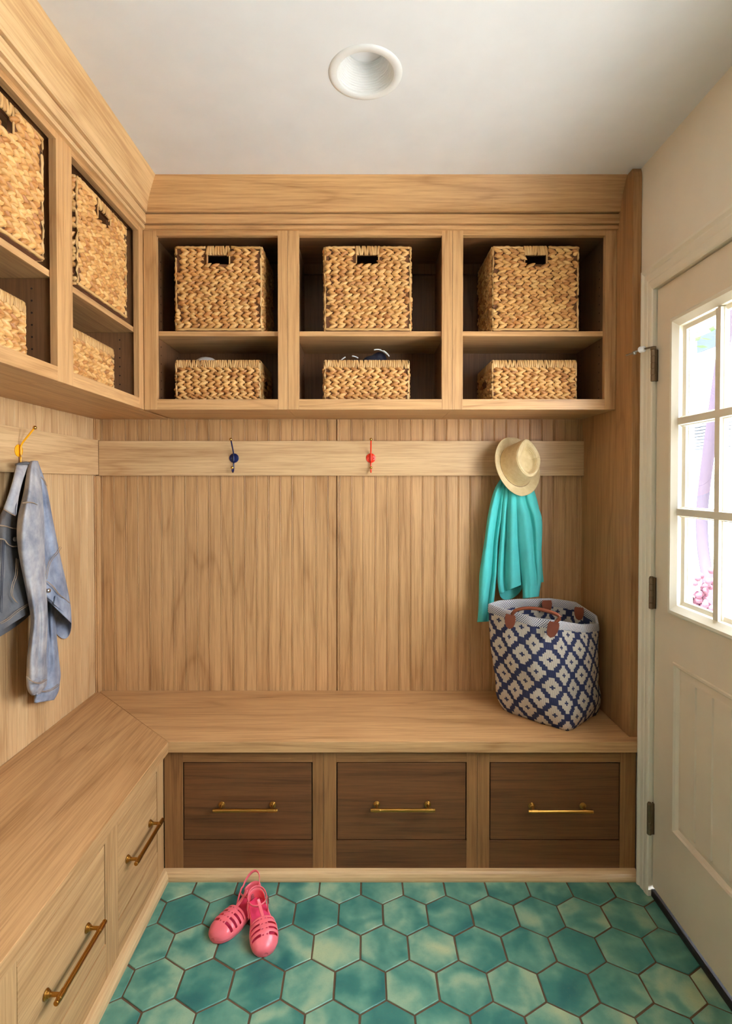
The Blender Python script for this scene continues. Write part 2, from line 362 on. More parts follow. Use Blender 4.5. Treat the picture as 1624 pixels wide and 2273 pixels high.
# right wall around the door
YD0, YD1, ZD = 0.955, 1.776, 2.003
WY0, WY1, WZ0, WZ1 = 0.02, 0.76, 1.05, 2.15        # window in the same wall, nearer than the camera
m = MB(); m.box(XR, XR + .12, YD1 + .004, YB + .1, 0, ZC); m.box(XR, XR + .12, WY1, YD0 - .004, 0, ZC); m.box(XR, XR + .12, YF, WY0, 0, ZC); m.box(XR, XR + .12, WY0, WY1, 0, WZ0); m.box(XR, XR + .12, WY0, WY1, WZ1, ZC); m.box(XR, XR + .12, YD0 - .004, YD1 + .004, ZD + .004, ZC)
struct('wall_right', m, M_WALL)
m = MB(); m.box(XL - .12, XR + .12, YF - .12, YF, 0, ZC); struct('wall_front', m, M_GREYW)
m = MB()
for a, b, c_, d in ((WY0, WY1, WZ0, WZ0 + .05), (WY0, WY1, WZ1 - .05, WZ1), (WY0, WY0 + .05, WZ0, WZ1), (WY1 - .05, WY1, WZ0, WZ1), ((WY0+WY1)/2 - .02, (WY0+WY1)/2 + .02, WZ0, WZ1)):
    m.box(XR + .04, XR + .08, a, b, c_, d)
wf = struct('window_1', m, M_TRIM, bevel=.003)
m = MB(); m.box(XR + .058, XR + .062, WY0 + .04, WY1 - .04, WZ0 + .04, WZ1 - .04); build('pane', m, M_GLASS, wf)

# ------------------------------------------------------------------ door, frame, hinges
m = MB(); m.box(XR + .001, XR + .12, YD1 - .001, YD1 + .004, 0, ZD + .004); m.box(XR + .001, XR + .12, YD0 - .004, YD0 + .001, 0, ZD + .004); m.box(XR + .001, XR + .12, YD0, YD1, ZD, ZD + .004)
m.box(XR + .055, XR + .12, YD1 - .014, YD1, 0, ZD); m.box(XR + .055, XR + .12, YD0, YD0 + .014, 0, ZD); m.box(XR + .055, XR + .12, YD0, YD1, ZD - .014, ZD)
struct('trim_1', m, M_TRIM)
# casing: profile over the width w (0 = door side) and thickness
CP = [(0, 0), (0, .010), (.004, .013), (.010, .0145), (.020, .015), (.024, .0135), (.028, .0155), (.040, .017), (.044, .0155), (.048, .018), (.052, .021), (.058, .021), (.060, .0)]
m = MB()
yb = YD1 - .004; zt = ZD - .002; ya = YD0 + .004
seq = [lambda w, t: Vector((XR - t, yb + w, 0)), lambda w, t: Vector((XR - t, yb + w, zt + w*1.3)), lambda w, t: Vector((XR - t, ya - w, zt + w*1.3)), lambda w, t: Vector((XR - t, ya - w, 0))]
m.loft([[f_(w, t_) for w, t_ in CP] for f_ in seq], True, True)
struct('trim_2', m, M_TRIM, weld=False)
m = MB(); m.box(XR + .0, XR + .12, YD0, YD1, -.002, .022); struct('trim_3', m, M_BLACK, bevel=.004)   # threshold
door = bpy.data.objects.new('door_1', None); COL.objects.link(door); door.location = (XR, 1.37, 0); door['kind'] = 'structure'
XF = 0.954; XK = 0.996; dy0, dy1, dz0, dz1 = 0.962, 1.770, 0.034, 1.998
gy0, gy1, gz0, gz1 = 1.080, 1.676, 0.972, 1.871         # opening of the glazing
py0, py1, pz0, pz1 = 1.070, 1.664, 0.285, 0.818         # lower panel
m = MB()
for a, b, c_, d in ((dy0, gy0, dz0, dz1), (gy1, dy1, dz0, dz1), (gy0, gy1, gz1, dz1), (gy0, gy1, pz1, gz0), (gy0, gy1, dz0, pz0), (gy0, py0, pz0, pz1), (py1, gy1, pz0, pz1)):
    m.box(XF, XK, a, b, c_, d)
build('slab', m, M_DOOR, door)
# lower panel: stepped moulding then V-grooved field
def frame_loft(m, y0, y1, z0, z1, prof, mi=0):          # prof: (inset, x)
    for (a, xa), (b, xb) in zip(prof, prof[1:]):
        A = [Vector((xa, y0+a, z0+a)), Vector((xa, y1-a, z0+a)), Vector((xa, y1-a, z1-a)), Vector((xa, y0+a, z1-a))]
        B = [Vector((xb, y0+b, z0+b)), Vector((xb, y1-b, z0+b)), Vector((xb, y1-b, z1-b)), Vector((xb, y0+b, z1-b))]
        m.loft([A, B], True, False, mi)
m = MB(); frame_loft(m, py0, py1, pz0, pz1, [(0, XF), (.003, XF - .004), (.009, XF - .004), (.012, XF + .002), (.020, XF + .009), (.034, XF + .004), (.040, XF + .003)])
gr = sorted([1.399 + .0765*k for k in (-4, -3, -2, -1, 0, 1, 2)]); pts = [(py0 + .04, 0)]
for gq in gr: pts += [(gq - .005, 0), (gq - .003, .004), (gq + .003, .004), (gq + .005, 0)]
pts.append((py1 - .04, 0))
m.loft([[Vector((XF + .003 + d, u, z)) for u, d in pts] for z in (pz0 + .038, pz1 - .038)], False, False)
m.box(XF + .010, XK, py0 - .001, py1 + .001, pz0 - .001, pz1 + .001); build('lower_panel', m, M_DOOR, door, weld=False)
m = MB(); frame_loft(m, gy0 - .010, gy1 + .010, gz0 - .010, gz1 + .010, [(0, XF), (.001, XF - .006), (.006, XF - .010), (.014, XF - .009), (.022, XF - .003), (.032, XF + .004), (.034, XF + .014), (.046, XF + .018), (.048, XF + .024)])
build('glazing_frame', m, M_TRIM, door, weld=False)
ly0, ly1, lz0, lz1 = gy0 + .034, gy1 - .026, gz0 + .032, gz1 - .036
def muntin(p, q, nrm):
    m = MB(); p, q = Vector(p), Vector(q); sec = [(-.016, .024), (-.0155, .012), (-.0125, .010), (-.0105, .003), (.0105, .003), (.0125, .010), (.0155, .012), (.016, .024)]
    m.loft([[e + Vector(nrm)*a + Vector((b, 0, 0)) for a, b in sec] for e in (p, q)], True, True); return m
for k in (1, 2):
    yy = ly0 + (ly1 - ly0)*k/3; build('muntin', muntin((XF, yy, lz0 - .01), (XF, yy, lz1 + .01), (0, 1, 0)), M_TRIM, door, bevel=.0008)
for k in (1, 2):
    zz = lz0 + (lz1 - lz0)*k/3; build('muntin', muntin((XF - .001, ly0 - .01, zz), (XF - .001, ly1 + .01, zz), (0, 0, 1)), M_TRIM, door, bevel=.0008)
m = MB(); m.box(XF + .022, XF + .026, ly0 - .02, ly1 + .02, lz0 - .02, lz1 + .02); build('pane', m, M_GLASS, door)
m = MB()
frame_loft(m, gy0 - .004, gy1 + .004, gz0 - .004, gz1 + .004, [(0, XK), (.004, XK + .008), (.03, XK + .008), (.036, XF + .030)]); build('outer_glazing_frame', m, M_TRIM, door, weld=False)
for zc in (1.752, 1.009, 0.262):
    m = MB(); hx, hy, rr, hh = 0.9385, 1.7655, .0075, .051
    for i in range(5):
        a, b = zc - hh + i*2*hh/5, zc - hh + (i+1)*2*hh/5; m.lathe([(.001, a), (rr-.001, a), (rr, a+.0012), (rr, b-.0012), (rr-.001, b), (.001, b)], (hx, hy, 0), (0, 0, 1), 16)
    m.lathe([(0.001, zc+hh), (rr*.9, zc+hh), (rr*.7, zc+hh+.004), (0.001, zc+hh+.005)], (hx, hy, 0), (0, 0, 1), 16)
    m.box(hx, XF + .002, hy - .0015, hy + .0015, zc - hh, zc + hh)
    m.box(XF - .0025, XF + .001, hy - .0015, hy + .012, zc - hh, zc + hh)
    h_ = build('hinge', m, M_HINGE, door)
    for q in (.6, -.3, ): 
        m = MB(); m.ball((XF - .002, hy + .004, zc + q*hh), .0035, n=8, sc=(.5, 1, 1)); build('screw', m, M_STEEL, h_, smooth=True)
# hinge pin door stop on the top hinge
m = MB(); m.sweep([(0.9385, 1.7655, 1.812), (0.930, 1.775, 1.812), (0.915, 1.80, 1.812)], .0028, n=8); m.sweep([(0.9385, 1.7655, 1.803), (0.9385, 1.7655, 1.813)], .009, n=14)
ds = build('door_stop', m, M_HINGE, door, smooth=True)
m = MB(); m.lathe([(.001, 0), (.009, 0), (.010, .002), (.010, .016), (.008, .019), (.001, .019)], (0.922, 1.788, 1.812), (-.55, .83, .0), 16); build('rubber_bumper', m, M_RUBBER, ds, smooth=False)
m = MB(); m.sweep([(0.911, 1.806, 1.811), (0.900, 1.828, 1.806), (0.889, 1.846, 1.804)], .0032, n=8); m.lathe([(.001, 0), (.0065, 0), (.0065, .007), (.001, .007)], (0.905, 1.815, 1.806), (-.5, .8, -.2), 12); build('threaded_rod', m, M_STEEL, ds, smooth=True)

# ------------------------------------------------------------------ downlight
dl = thing('recessed_light', 'white recessed downlight with ribbed baffle in the ceiling', 'ceiling light', LC)
m = MB(); m.lathe([(.0735, .004), (.0735, -.0005), (.0755, -.003), (.090, -.0032), (.0965, -.0015), (.0972, .0)], LC, (0, 0, 1), 64); build('trim_ring', m, M_WHITE, dl, smooth=True)
prof = []; k = 13
for i in range(k):
    a = i/k; r0 = .0735 - .023*a; prof += [(r0, a*.072), (r0 - .0016, a*.072 + .001), (r0 - .0020, a*.072 + .0038), (r0 - .0004, a*.072 + .0048)]
m = MB(); m.lathe(prof, LC, (0, 0, 1), 64); build('ribbed_baffle', m, M_WHITE, dl)
m = MB(); m.lathe([(.051, .070), (.049, .066), (.040, .063), (.02, .061), (.0001, .0605)], LC, (0, 0, 1), 48); build('lens', m, M_LENS, dl, smooth=True)

# ------------------------------------------------------------------ joinery frames: u along the run, n out of the face, z up
def mapper(side, face):
    return (lambda u, n_, z: Vector((u, face - n_, z))) if side == 'b' else (lambda u, n_, z: Vector((face + n_, u, z)))
def jbox(m, M, u0, u1, n0, n1, z0, z1, mi=0):
    P = [M(u, n_, z) for z in (z0, z1) for u, n_ in ((u0, n0), (u1, n0), (u1, n1), (u0, n1))]
    m.add(P, [(0,3,2,1),(4,5,6,7),(0,1,5,4),(1,2,6,5),(2,3,7,6),(3,0,4,7)], mi)
def pull(M, u0, u1, zc, n0, parent):
    m = MB(); ax = (M(0, 1, 0) - M(0, 0, 0))
    for uu in (u0 + .022, u1 - .022):
        c = M(uu, n0, zc)
        m.lathe([(.001, 0), (.0115, 0), (.0115, .002), (.0098, .003), (.0098, .005), (.0078, .0058), (.0078, .0078), (.0058, .009), (.0046, .014), (.0046, .032)], c, ax, 20)
        m.lathe([(.0001, -.012), (.0063, -.012), (.0068, -.010), (.0068, .010), (.0063, .012), (.0001, .012)], M(uu, n0 + .034, zc), M(1, 0, 0) - M(0, 0, 0), 16)
    m.lathe([(.0001, 0), (.0052, 0), (.0060, .0015), (.0060, u1 - u0 - .0015), (.0052, u1 - u0), (.0001, u1 - u0)], M(u0, n0 + .034, zc), M(1, 0, 0) - M(0, 0, 0), 16)
    return build('pull_handle', m, M_BRASS, parent, smooth=False, bevel=.0003)
def base_unit(side, face, u0, u1, d0, d1, label, group, handle, flip=False):
    M = mapper(side, face); a = 'x' if side == 'b' else 'y'; zt, zb = .404, .130
    base = M((u0 + u1)/2, -.2, 0); root = thing('base_cabinet', label, 'cabinet', base, group)
    m = MB(); depth = YB - 1.855 - .01 if side == 'b' else 1.137 - .695 - .01
    jbox(m, M, u0 + .001, u1 - .001, -depth, -depth + .01, .03, .448); jbox(m, M, u0 + .001, u0 + .017, -depth, -.02, .03, .448); jbox(m, M, u1 - .017, u1 - .001, -depth, -.02, .03, .448); jbox(m, M, u0, u1, -depth, -.02, .03, .045)
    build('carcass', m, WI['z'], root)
    for s0, s1 in ((u0 + .0004, d0), (d1, u1 - .0004)):
        m = MB(); jbox(m, M, s0, s1, -.02, 0, .0, .4483); build('stile', m, (WM if side == 'b' else W)['z'], root, bevel=.0008)  # back run takes the shaded oak copy, left run the plain oak
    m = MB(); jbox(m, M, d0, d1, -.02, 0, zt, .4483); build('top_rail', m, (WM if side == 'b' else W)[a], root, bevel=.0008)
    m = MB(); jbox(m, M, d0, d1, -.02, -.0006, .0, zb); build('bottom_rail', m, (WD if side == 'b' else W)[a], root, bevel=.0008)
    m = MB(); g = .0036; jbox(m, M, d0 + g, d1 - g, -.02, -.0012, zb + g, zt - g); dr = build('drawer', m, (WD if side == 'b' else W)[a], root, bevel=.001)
    m = MB(); jbox(m, M, d0 + .012, d1 - .012, -depth + .03, -.0205, zb + .02, zt - .05)
    build('drawer_box', m, WI[a], dr)
    pull(M, handle[0], handle[1], handle[2], 0, dr)
    return root
GB = 'oak base cabinets under the bench'
base_unit('b', 1.855, -.694, -.142, -.629, -.180, 'base cabinet with dark oak drawer at the inside corner, behind the pink sandals', GB, (-.516, -.296, .256))
base_unit('b', 1.855, -.142, .390, -.098, .353, 'middle of the three dark drawer cabinets facing the room under the bench', GB, (.020, .240, .257))
base_unit('b', 1.855, .390, .938, .432, .884, 'base cabinet with dark oak drawer nearest the white door', GB, (.556, .777, .252))
base_unit('l', -.695, 1.470, 1.853, 1.508, 1.797, 'pale oak drawer cabinet on the left run, next to the corner', GB, (1.545, 1.755, .268))
base_unit('l', -.695, 1.030, 1.470, 1.065, 1.434, 'pale oak drawer cabinet on the left run, nearest the viewer', GB, (1.140, 1.360, .254))
m = MB(); m.box(XL, -.695, YE + .02, 1.030, 0, .448); struct('trim_4', m, W['z'])         # filler closing the run
# quarter-round at the floor
qr = [(0, 0), (.022, 0), (.0225, .006), (.021, .016), (.017, .025), (.011, .031), (0, .034)]
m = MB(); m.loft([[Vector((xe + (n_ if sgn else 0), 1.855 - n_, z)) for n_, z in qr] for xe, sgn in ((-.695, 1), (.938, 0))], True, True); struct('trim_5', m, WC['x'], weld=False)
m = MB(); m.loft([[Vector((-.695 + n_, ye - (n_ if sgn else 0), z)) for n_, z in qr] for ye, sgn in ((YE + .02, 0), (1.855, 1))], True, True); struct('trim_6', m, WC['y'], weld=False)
# bench tops, mitred at the corner
BF, BLX = 1.832, -.670
def slab(name, poly, mat, label):
    m = MB(); m.prism(poly, lambda p, q, w: Vector((p, q, w)), .4485, ZB); o = build(name, m, mat, bevel=.0015); return tag(o, label, 'bench')
slab('bench_top', [(BLX + .0003, BF), (.9485, BF), (.9485, YB - .001), (XL + .002, YB - .001)], W['x'], 'oak bench top along the back wall, under the navy and cream tote')
slab('bench_top', [(BLX, YE), (BLX, BF), (XL + .001, YB - .0015), (XL + .001, YE)], W['y'], 'oak bench top along the left wall, under the denim jacket')

# hook rails
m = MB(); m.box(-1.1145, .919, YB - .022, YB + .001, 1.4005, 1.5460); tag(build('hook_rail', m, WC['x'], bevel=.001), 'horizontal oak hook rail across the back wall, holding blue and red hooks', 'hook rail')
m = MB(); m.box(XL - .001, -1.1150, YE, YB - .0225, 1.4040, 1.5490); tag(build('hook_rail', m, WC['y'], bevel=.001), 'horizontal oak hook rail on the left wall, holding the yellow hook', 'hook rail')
# corner post, tall end panel
m = MB()
for z0, z1 in ((ZB, 1.400), (1.5495, 1.6385)):
    m.prism([(XL, YB), (XL, YB - .020), (XL + .004, YB - .022), (XL + .006, YB - .018), (XL + .010, YB - .020), (XL + .018, YB - .018), (XL + .018, YB)], lambda p, q, w: Vector((p, q, w)), z0, z1)
struct('trim_7', m, W['z'])
m = MB(); m.prism([(1.866, 0), (1.866, 1.93), (1.868, 1.949), (1.874, 1.963), (2.289, 1.963), (2.289, 0)], lambda p, q, w: Vector((w, p, ZB + .0005 + q)), .9195, .9495)
tag(build('end_panel', m, WP['z'], bevel=.0015), 'tall oak end panel standing between the bench and the white door', 'panel')

# ------------------------------------------------------------------ wall cabinets
ZU0, ZU1, ZO0, ZO1, SH = 1.6385, 2.300, 1.677, 2.272, 1.930
YU, XU = 1.985, -.808
def wall_unit(side, face, u0, u1, o0, o1, label, holes=(), blind=None, side0=None, side1=None):
    M = mapper(side, face); a = 'x' if side == 'b' else 'y'; depth = (YB - YU if side == 'b' else XU - XL) - .002
    root = thing('wall_cabinet', label, 'cabinet', M((u0+u1)/2, -.15, ZU0), 'open oak wall cabinets')
    i0, i1 = (side0 if side0 is not None else o0 - .012), (side1 if side1 is not None else o1 + .012)
    for q, (s0, s1, inn) in enumerate(((i0 - .017, i0, i0), (i1, i1 + .017, i1))):
        m = MB(); jbox(m, M, s0, s1, -depth, -.02, ZU0 + .021, ZU1)
        sg = 1 if q == 0 else -1
        for nn in (-.075, -depth + .05):
            for i in range(17):
                zz = ZU0 + .055 + i*.032
                if SH - .03 < zz < SH + .012: continue
                m.lathe([(.0001, .0003), (.0028, .0003), (.0028, -.001)], M(inn, nn, zz), (M(1, 0, 0) - M(0, 0, 0))*sg, 8, mi=1)
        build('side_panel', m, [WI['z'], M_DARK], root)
    e1 = blind if blind else u1
    m = MB(); jbox(m, M, u0 + .0005, e1 - .0005, -depth, -.0205, ZU0 + .0005, ZU0 + .021); build('bottom_panel', m, W[a], root)
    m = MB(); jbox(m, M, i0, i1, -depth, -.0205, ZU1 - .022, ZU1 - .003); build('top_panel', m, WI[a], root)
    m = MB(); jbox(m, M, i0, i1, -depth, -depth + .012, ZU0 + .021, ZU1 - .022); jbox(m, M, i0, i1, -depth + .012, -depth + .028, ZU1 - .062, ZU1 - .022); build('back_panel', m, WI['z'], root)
    m = MB(); jbox(m, M, i0 + .001, i1 - .001, -depth + .013, -.0215 if side == 'l' else -.0205, SH - .018, SH); build('shelf', m, W[a], root, bevel=.001)
    for s0, s1 in ((u0 + .0004, o0), (o1, u1 - .0004)):
        m = MB(); jbox(m, M, s0, s1, -.02, 0, ZU0, ZU1); build('stile', m, W['z'], root, bevel=.0008)
    m = MB(); jbox(m, M, o0, o1, -.02, -.0002, ZU0, ZO0); build('bottom_rail', m, W[a], root, bevel=.0008)
    m = MB(); jbox(m, M, o0, o1, -.02, -.0002, ZO1, ZU1); build('top_rail', m, W[a], root, bevel=.0008)
    return root
wall_unit('b', YU, XU + .0005, -.281, -.760, -.317, 'open wall cabinet on the back wall, next to the inside corner')
wall_unit('b', YU, -.281, .321, -.240, .282, 'open wall cabinet in the middle of the back wall, between two others')
wall_unit('b', YU, .321, .919, .359, .878, 'open wall cabinet at the right end of the back wall, beside the tall end panel', side1=.889)
wall_unit('l', XU, 1.467, 1.985, 1.506, 1.946, 'open wall cabinet on the left wall, next to the inside corner', blind=2.289)
wall_unit('l', XU, .990, 1.467, 1.028, 1.430, 'open wall cabinet on the left wall, nearest the viewer')
m = MB(); m.box(XL, XU, YE, .990, ZU0, ZU1); struct('trim_8', m, W['z'])
# crown: lip, fascia, then a cove up to the ceiling
cr = [(0, 2.290), (.012, 2.290), (.0125, 2.302), (.006, 2.3025), (.006, 2.3065), (.0190, 2.3075), (.0190, 2.3400), (.008, 2.3405), (.008, 2.3445), (.0260, 2.3455), (.0260, 2.348)]
for i in range(9):
    a = i/8; cr.append((.0260 + .0480*(a**1.6), 2.349 + (ZC - .002 - 2.349)*a))
cr += [(.076, ZC + .0005), (0, ZC + .0005)]
m = MB(); m.loft([[Vector((XU + n_, YU - n_, z)) for n_, z in cr], [Vector((.9195, YU - n_, z)) for n_, z in cr]], True, True); struct('trim_9', m, W['x'], weld=False)
m = MB(); m.loft([[Vector((XU + n_, YE, z)) for n_, z in cr], [Vector((XU + n_, YU - n_, z)) for n_, z in cr]], True, True); struct('trim_10', m, WC['y'], weld=False)  # left crown in paler oak, its brighter light put into the colour

# ------------------------------------------------------------------ baskets (front at y=0 facing -y, bottom at z=0, centre x=0)
def leaf(m, c, L, Wd, T, ang, ux, nv, jit=1.0):
    uz = Vector((0, 0, 1)); d = (ux*math.cos(ang) + uz*math.sin(ang)); w = (uz*math.cos(ang) - ux*math.sin(ang))
    rings = []
    for a, k, h in ((-.5, .10, .25), (-.30, .80, .85), (-.02, 1.0, 1.0), (.26, .72, .9), (.5, .06, .3)):
        p = c + d*(a*L) + nv*(T*h*.55)
        rings.append([p - w*Wd*k*.5 - nv*T*.5*h, p - w*Wd*k*.34 + nv*T*.28*h, p + nv*T*.55*h, p + w*Wd*k*.34 + nv*T*.28*h, p + w*Wd*k*.5 - nv*T*.5*h])
    m.loft(rings, False, False)
def braid_face(m, org, ux, nv, Wf, z0, z1, hole=None, pitch=.0285, rowh=.0218, seed=0):
    rnd = random.Random(seed); rows = max(1, round((z1 - z0)/rowh)); rh = (z1 - z0)/rows; n = round(Wf/pitch); pt = Wf/n
    for r in range(rows):
        zc = z0 + (r + .5)*rh; ph = rnd.uniform(0, pt); wob = rnd.uniform(.8, 1.2)
        for i in range(-1, n + 1):
            x = -Wf/2 + i*pt + ph
            for sgn in (1, -1):
                xx = x + rnd.uniform(-.0015, .0015) + (0 if sgn > 0 else pt*.05); zz = zc + sgn*rh*.235 + rnd.uniform(-.001, .001)
                ed = Wf/2 - abs(xx)
                if ed < .0045: continue
                if hole and abs(xx - hole[0]) < hole[1]/2 + .008 and hole[2] - .006 < zz < hole[3] + .006: continue
                leaf(m, org + ux*xx + Vector((0, 0, zz)) + nv*rnd.uniform(-.0012, .0012), min(pt*1.42*rnd.uniform(.94, 1.08), 2*ed + .010), rh*.74*rnd.uniform(.92, 1.1), .0095*wob, -sgn*math.radians(28 + rnd.uniform(-4, 4)), ux, nv)
def basket(kind, label, loc, rot, group, seed):
    Wd, D, H = (.310, .238, .308) if kind == 'tall' else (.308, .238, .165)
    root = thing('woven_basket', label, 'basket', (0, 0, 0), group)
    T = .008; m = MB()
    hz0, hz1, hw = H - .064, H - .030, .078
    if kind == 'tall':
        m.box(-Wd/2, -hw/2, 0, T, 0, H); m.box(hw/2, Wd/2, 0, T, 0, H); m.box(-hw/2, hw/2, 0, T, 0, hz0); m.box(-hw/2, hw/2, 0, T, hz1, H)
    else: m.box(-Wd/2, Wd/2, 0, T, 0, H)
    m.box(-Wd/2, Wd/2, D - T, D, 0, H); m.box(-Wd/2, -Wd/2 + T, T, D - T, 0, H)
    m.box(Wd/2 - T, Wd/2, T, D - T, 0, H); m.box(-Wd/2 + T, Wd/2 - T, T, D - T, 0, T)
    build('frame', m, M_HYD, root)
    top = H - (.010 if kind == 'tall' else .027); bot = .012
    X, Y = Vector((1, 0, 0)), Vector((0, 1, 0))
    m = MB(); hole = (0, hw, hz0, H) if kind == 'tall' else None
    braid_face(m, Vector((0, 0, 0)), X, -Y, Wd, bot, top, hole, seed=seed)
    sh = (0, .07, top - .06, top - .03) if kind == 'short' else None
    braid_face(m, Vector((-Wd/2, D/2, 0)), Y, -X, D, bot, top, sh, seed=seed+1)
    braid_face(m, Vector((Wd/2, D/2, 0)), Y, X, D, bot, top, sh, seed=seed+2)
    braid_face(m, Vector((0, D, 0)), X, Y, Wd, bot, top, seed=seed+3)
    build('woven_wall', m, M_HYA, root, smooth=True, weld=False)
    # rims and edge cords
    m = MB(); rnd = random.Random(seed+9)
    def wrapband(a, b, z0, z1, thick, nv, step=.0078):
        a, b = Vector(a), Vector(b); n = max(2, int((b-a).length/step)); d = (b-a).normalized()
        for i in range(n):
            c = a.lerp(b, (i+.5)/n); sl = rnd.uniform(-.22, .22); w = step*rnd.uniform(.50, .66)
            p0 = c + Vector((0, 0, z0)) - d*sl*(z1-z0)*.5; p1 = c + Vector((0, 0, z1)) + d*sl*(z1-z0)*.5
            o = nv*thick
            m.sweep([p0 + o*.3, p0 + o + Vector((0,0,.003)), (p0+p1)/2 + o*1.15, p1 + o - Vector((0,0,.002)), p1 + o*.2 + Vector((0,0,.002)), p1 - nv*.006], w, .0018, up=nv, n=6)
    if kind == 'short':
        wrapband((-Wd/2, 0, 0), (Wd/2, 0, 0), top - .002, H, .005, -Y); wrapband((-Wd/2, 0, 0), (-Wd/2, D, 0), top - .002, H, .005, -X); wrapband((Wd/2, 0, 0), (Wd/2, D, 0), top - .002, H, .005, X); wrapband((-Wd/2, D, 0), (Wd/2, D, 0), top - .002, H, .005, Y)
    else:
        wrapband((-hw/2 - .004, 0, 0), (hw/2 + .004, 0, 0), hz1 - .001, H, .0065, -Y, .0095)
        def cord(pts, r): m.sweep(pts, r, n=6, cap=True)
        for y in (-.003, D + .003):
            pts = [Vector((-Wd/2 + Wd*i/40, y + rnd.uniform(-.001, .001), H - .004 + rnd.uniform(-.0016, .0016))) for i in range(41)]
            if y < 0: cord([p for p in pts if p.x < -hw/2 - .002], .0052); cord([p for p in pts if p.x > hw/2 + .002], .0052)
            else: cord(pts, .0052)
        for x in (-Wd/2 - .003, Wd/2 + .003): cord([Vector((x + rnd.uniform(-.001, .001), D*i/24, H - .004 + rnd.uniform(-.0016, .0016))) for i in range(25)], .0052)
        cord([(-hw/2 - .002, -.005, z) for z in (hz0, H - .006)], .0028); cord([(hw/2 + .002, -.005, z) for z in (hz0, H - .006)], .0028)
    build('rim', m, M_HYB, root, smooth=True, weld=False)
    m = MB()
    for x in (-Wd/2 - .001, Wd/2 + .001):
        m.sweep([Vector((x + rnd.uniform(-.0008, .0008), -.002 + rnd.uniform(-.0008, .0008), .004 + (H - .012)*i/16)) for i in range(17)], .0042, n=6)
    for z in (.005,):
        m.sweep([Vector((-Wd/2 + Wd*i/24, -.003, z + rnd.uniform(-.001, .001))) for i in range(25)], .0046, n=6)
        for x in (-Wd/2 - .003, Wd/2 + .003): m.sweep([Vector((x, D*i/20, z + rnd.uniform(-.001, .001))) for i in range(21)], .0046, n=6)
    build('edge_cord', m, M_HYB, root, smooth=True, weld=False)
    root.location = loc; root.rotation_euler = (0, 0, rot); return root
GT, GS = 'tall woven baskets on the upper shelves', 'low woven baskets in the cabinet bottoms'
def place(src, label, loc, rot):
    c = copy_tree(src); c['label'] = label; c.location = loc; c.rotation_euler = (0, 0, rot); return c
ZF = ZU0 + .0212
SB = SH + .0005
t1 = basket('tall', 'tall woven basket on the back wall, nearest the inside corner', (-.5375, 2.004, SB), 0, GT, 11)
t2 = basket('tall', 'tall woven basket on the upper shelf in the middle of the back wall', (.0105, 2.004, SB), 0, GT, 31)
t3 = basket('tall', 'tall woven basket on the back wall nearest the door, its left side showing', (.6280, 2.004, SB), 0, GT, 51)
s1 = basket('short', 'low woven basket on the back wall with a white dome peeking over its rim', (-.546, 2.022, ZF), 0, GS, 71)
s2 = basket('short', 'low woven basket on the back wall with dark sports gear showing above its rim', (.007, 2.022, ZF), 0, GS, 91)
place(s1, 'low woven basket with nothing showing above its rim, nearest the white door', (.6305, 2.022, ZF), 0)
place(t2, 'tall woven basket on the left wall, next to the inside corner', (-.815, 1.6955, SB), PI/2)
place(t1, 'tall woven basket on the left wall, nearest the viewer and cut by the picture edge', (-.815, 1.219, SB), PI/2)
place(s2, 'low woven basket on the left wall, next to the inside corner', (-.860, 1.695, ZF), PI/2)
place(s1, 'low woven basket on the left wall, nearest the viewer and cut by the picture edge', (-.860, 1.215, ZF), PI/2)
# contents that peek out
m = MB(); m.lathe([(.0001, .0), (.03, .0), (.052, .02), (.062, .05), (.058, .075), (.046, .096), (.026, .110), (.0001, .116)], (-.624, 2.145, ZF + .092), (0, 0, 1), 32)
tag(build('ball', m, M_WHITE, smooth=True), 'smooth white dome peeking out of the low basket nearest the corner', 'ball')
def gear(c, sx, sy, sz, label, seed, stripes):
    root = thing('shoe', label, 'shoe', Vector(c) - Vector((0, 0, sz)), 'dark shoes in the middle basket'); m = MB(); m.ball(c, 1.0, n=22, sc=(sx, sy, sz))
    for v in m.v:
        d = mnoise.noise(v*22 + Vector((seed, 0, 0))); v += (v - Vector(c))*d*.30
    build('upper', m, plain('navy_mesh_%d' % seed, srgb(22, 24, 46), 0.7), root, smooth=True, subsurf=1)
    for a0, a1, off in stripes:
        m = MB(); pts = []
        for i in range(9):
            a = a0 + (a1 - a0)*i/8; pts.append(Vector(c) + Vector((sx*1.05*math.cos(a), -sy*.55 - off, sz*1.12*math.sin(a))))
        m.sweep(pts, .0024, n=6); build('lace', m, M_WHITE, root, smooth=True)
gear((-.052, 2.10, 1.804), .048, .045, .046, 'navy shoe with a white stripe in the middle low basket, at left', 3, [(1.0, 1.5, 0), (2.0, 2.5, .003)])
gear((.048, 2.10, 1.816), .052, .046, .056, 'black shoe with white laces in the middle low basket, at right', 5, [(.8, 1.4, .0), (.6, 1.15, .01), (1.3, 1.8, .006)])

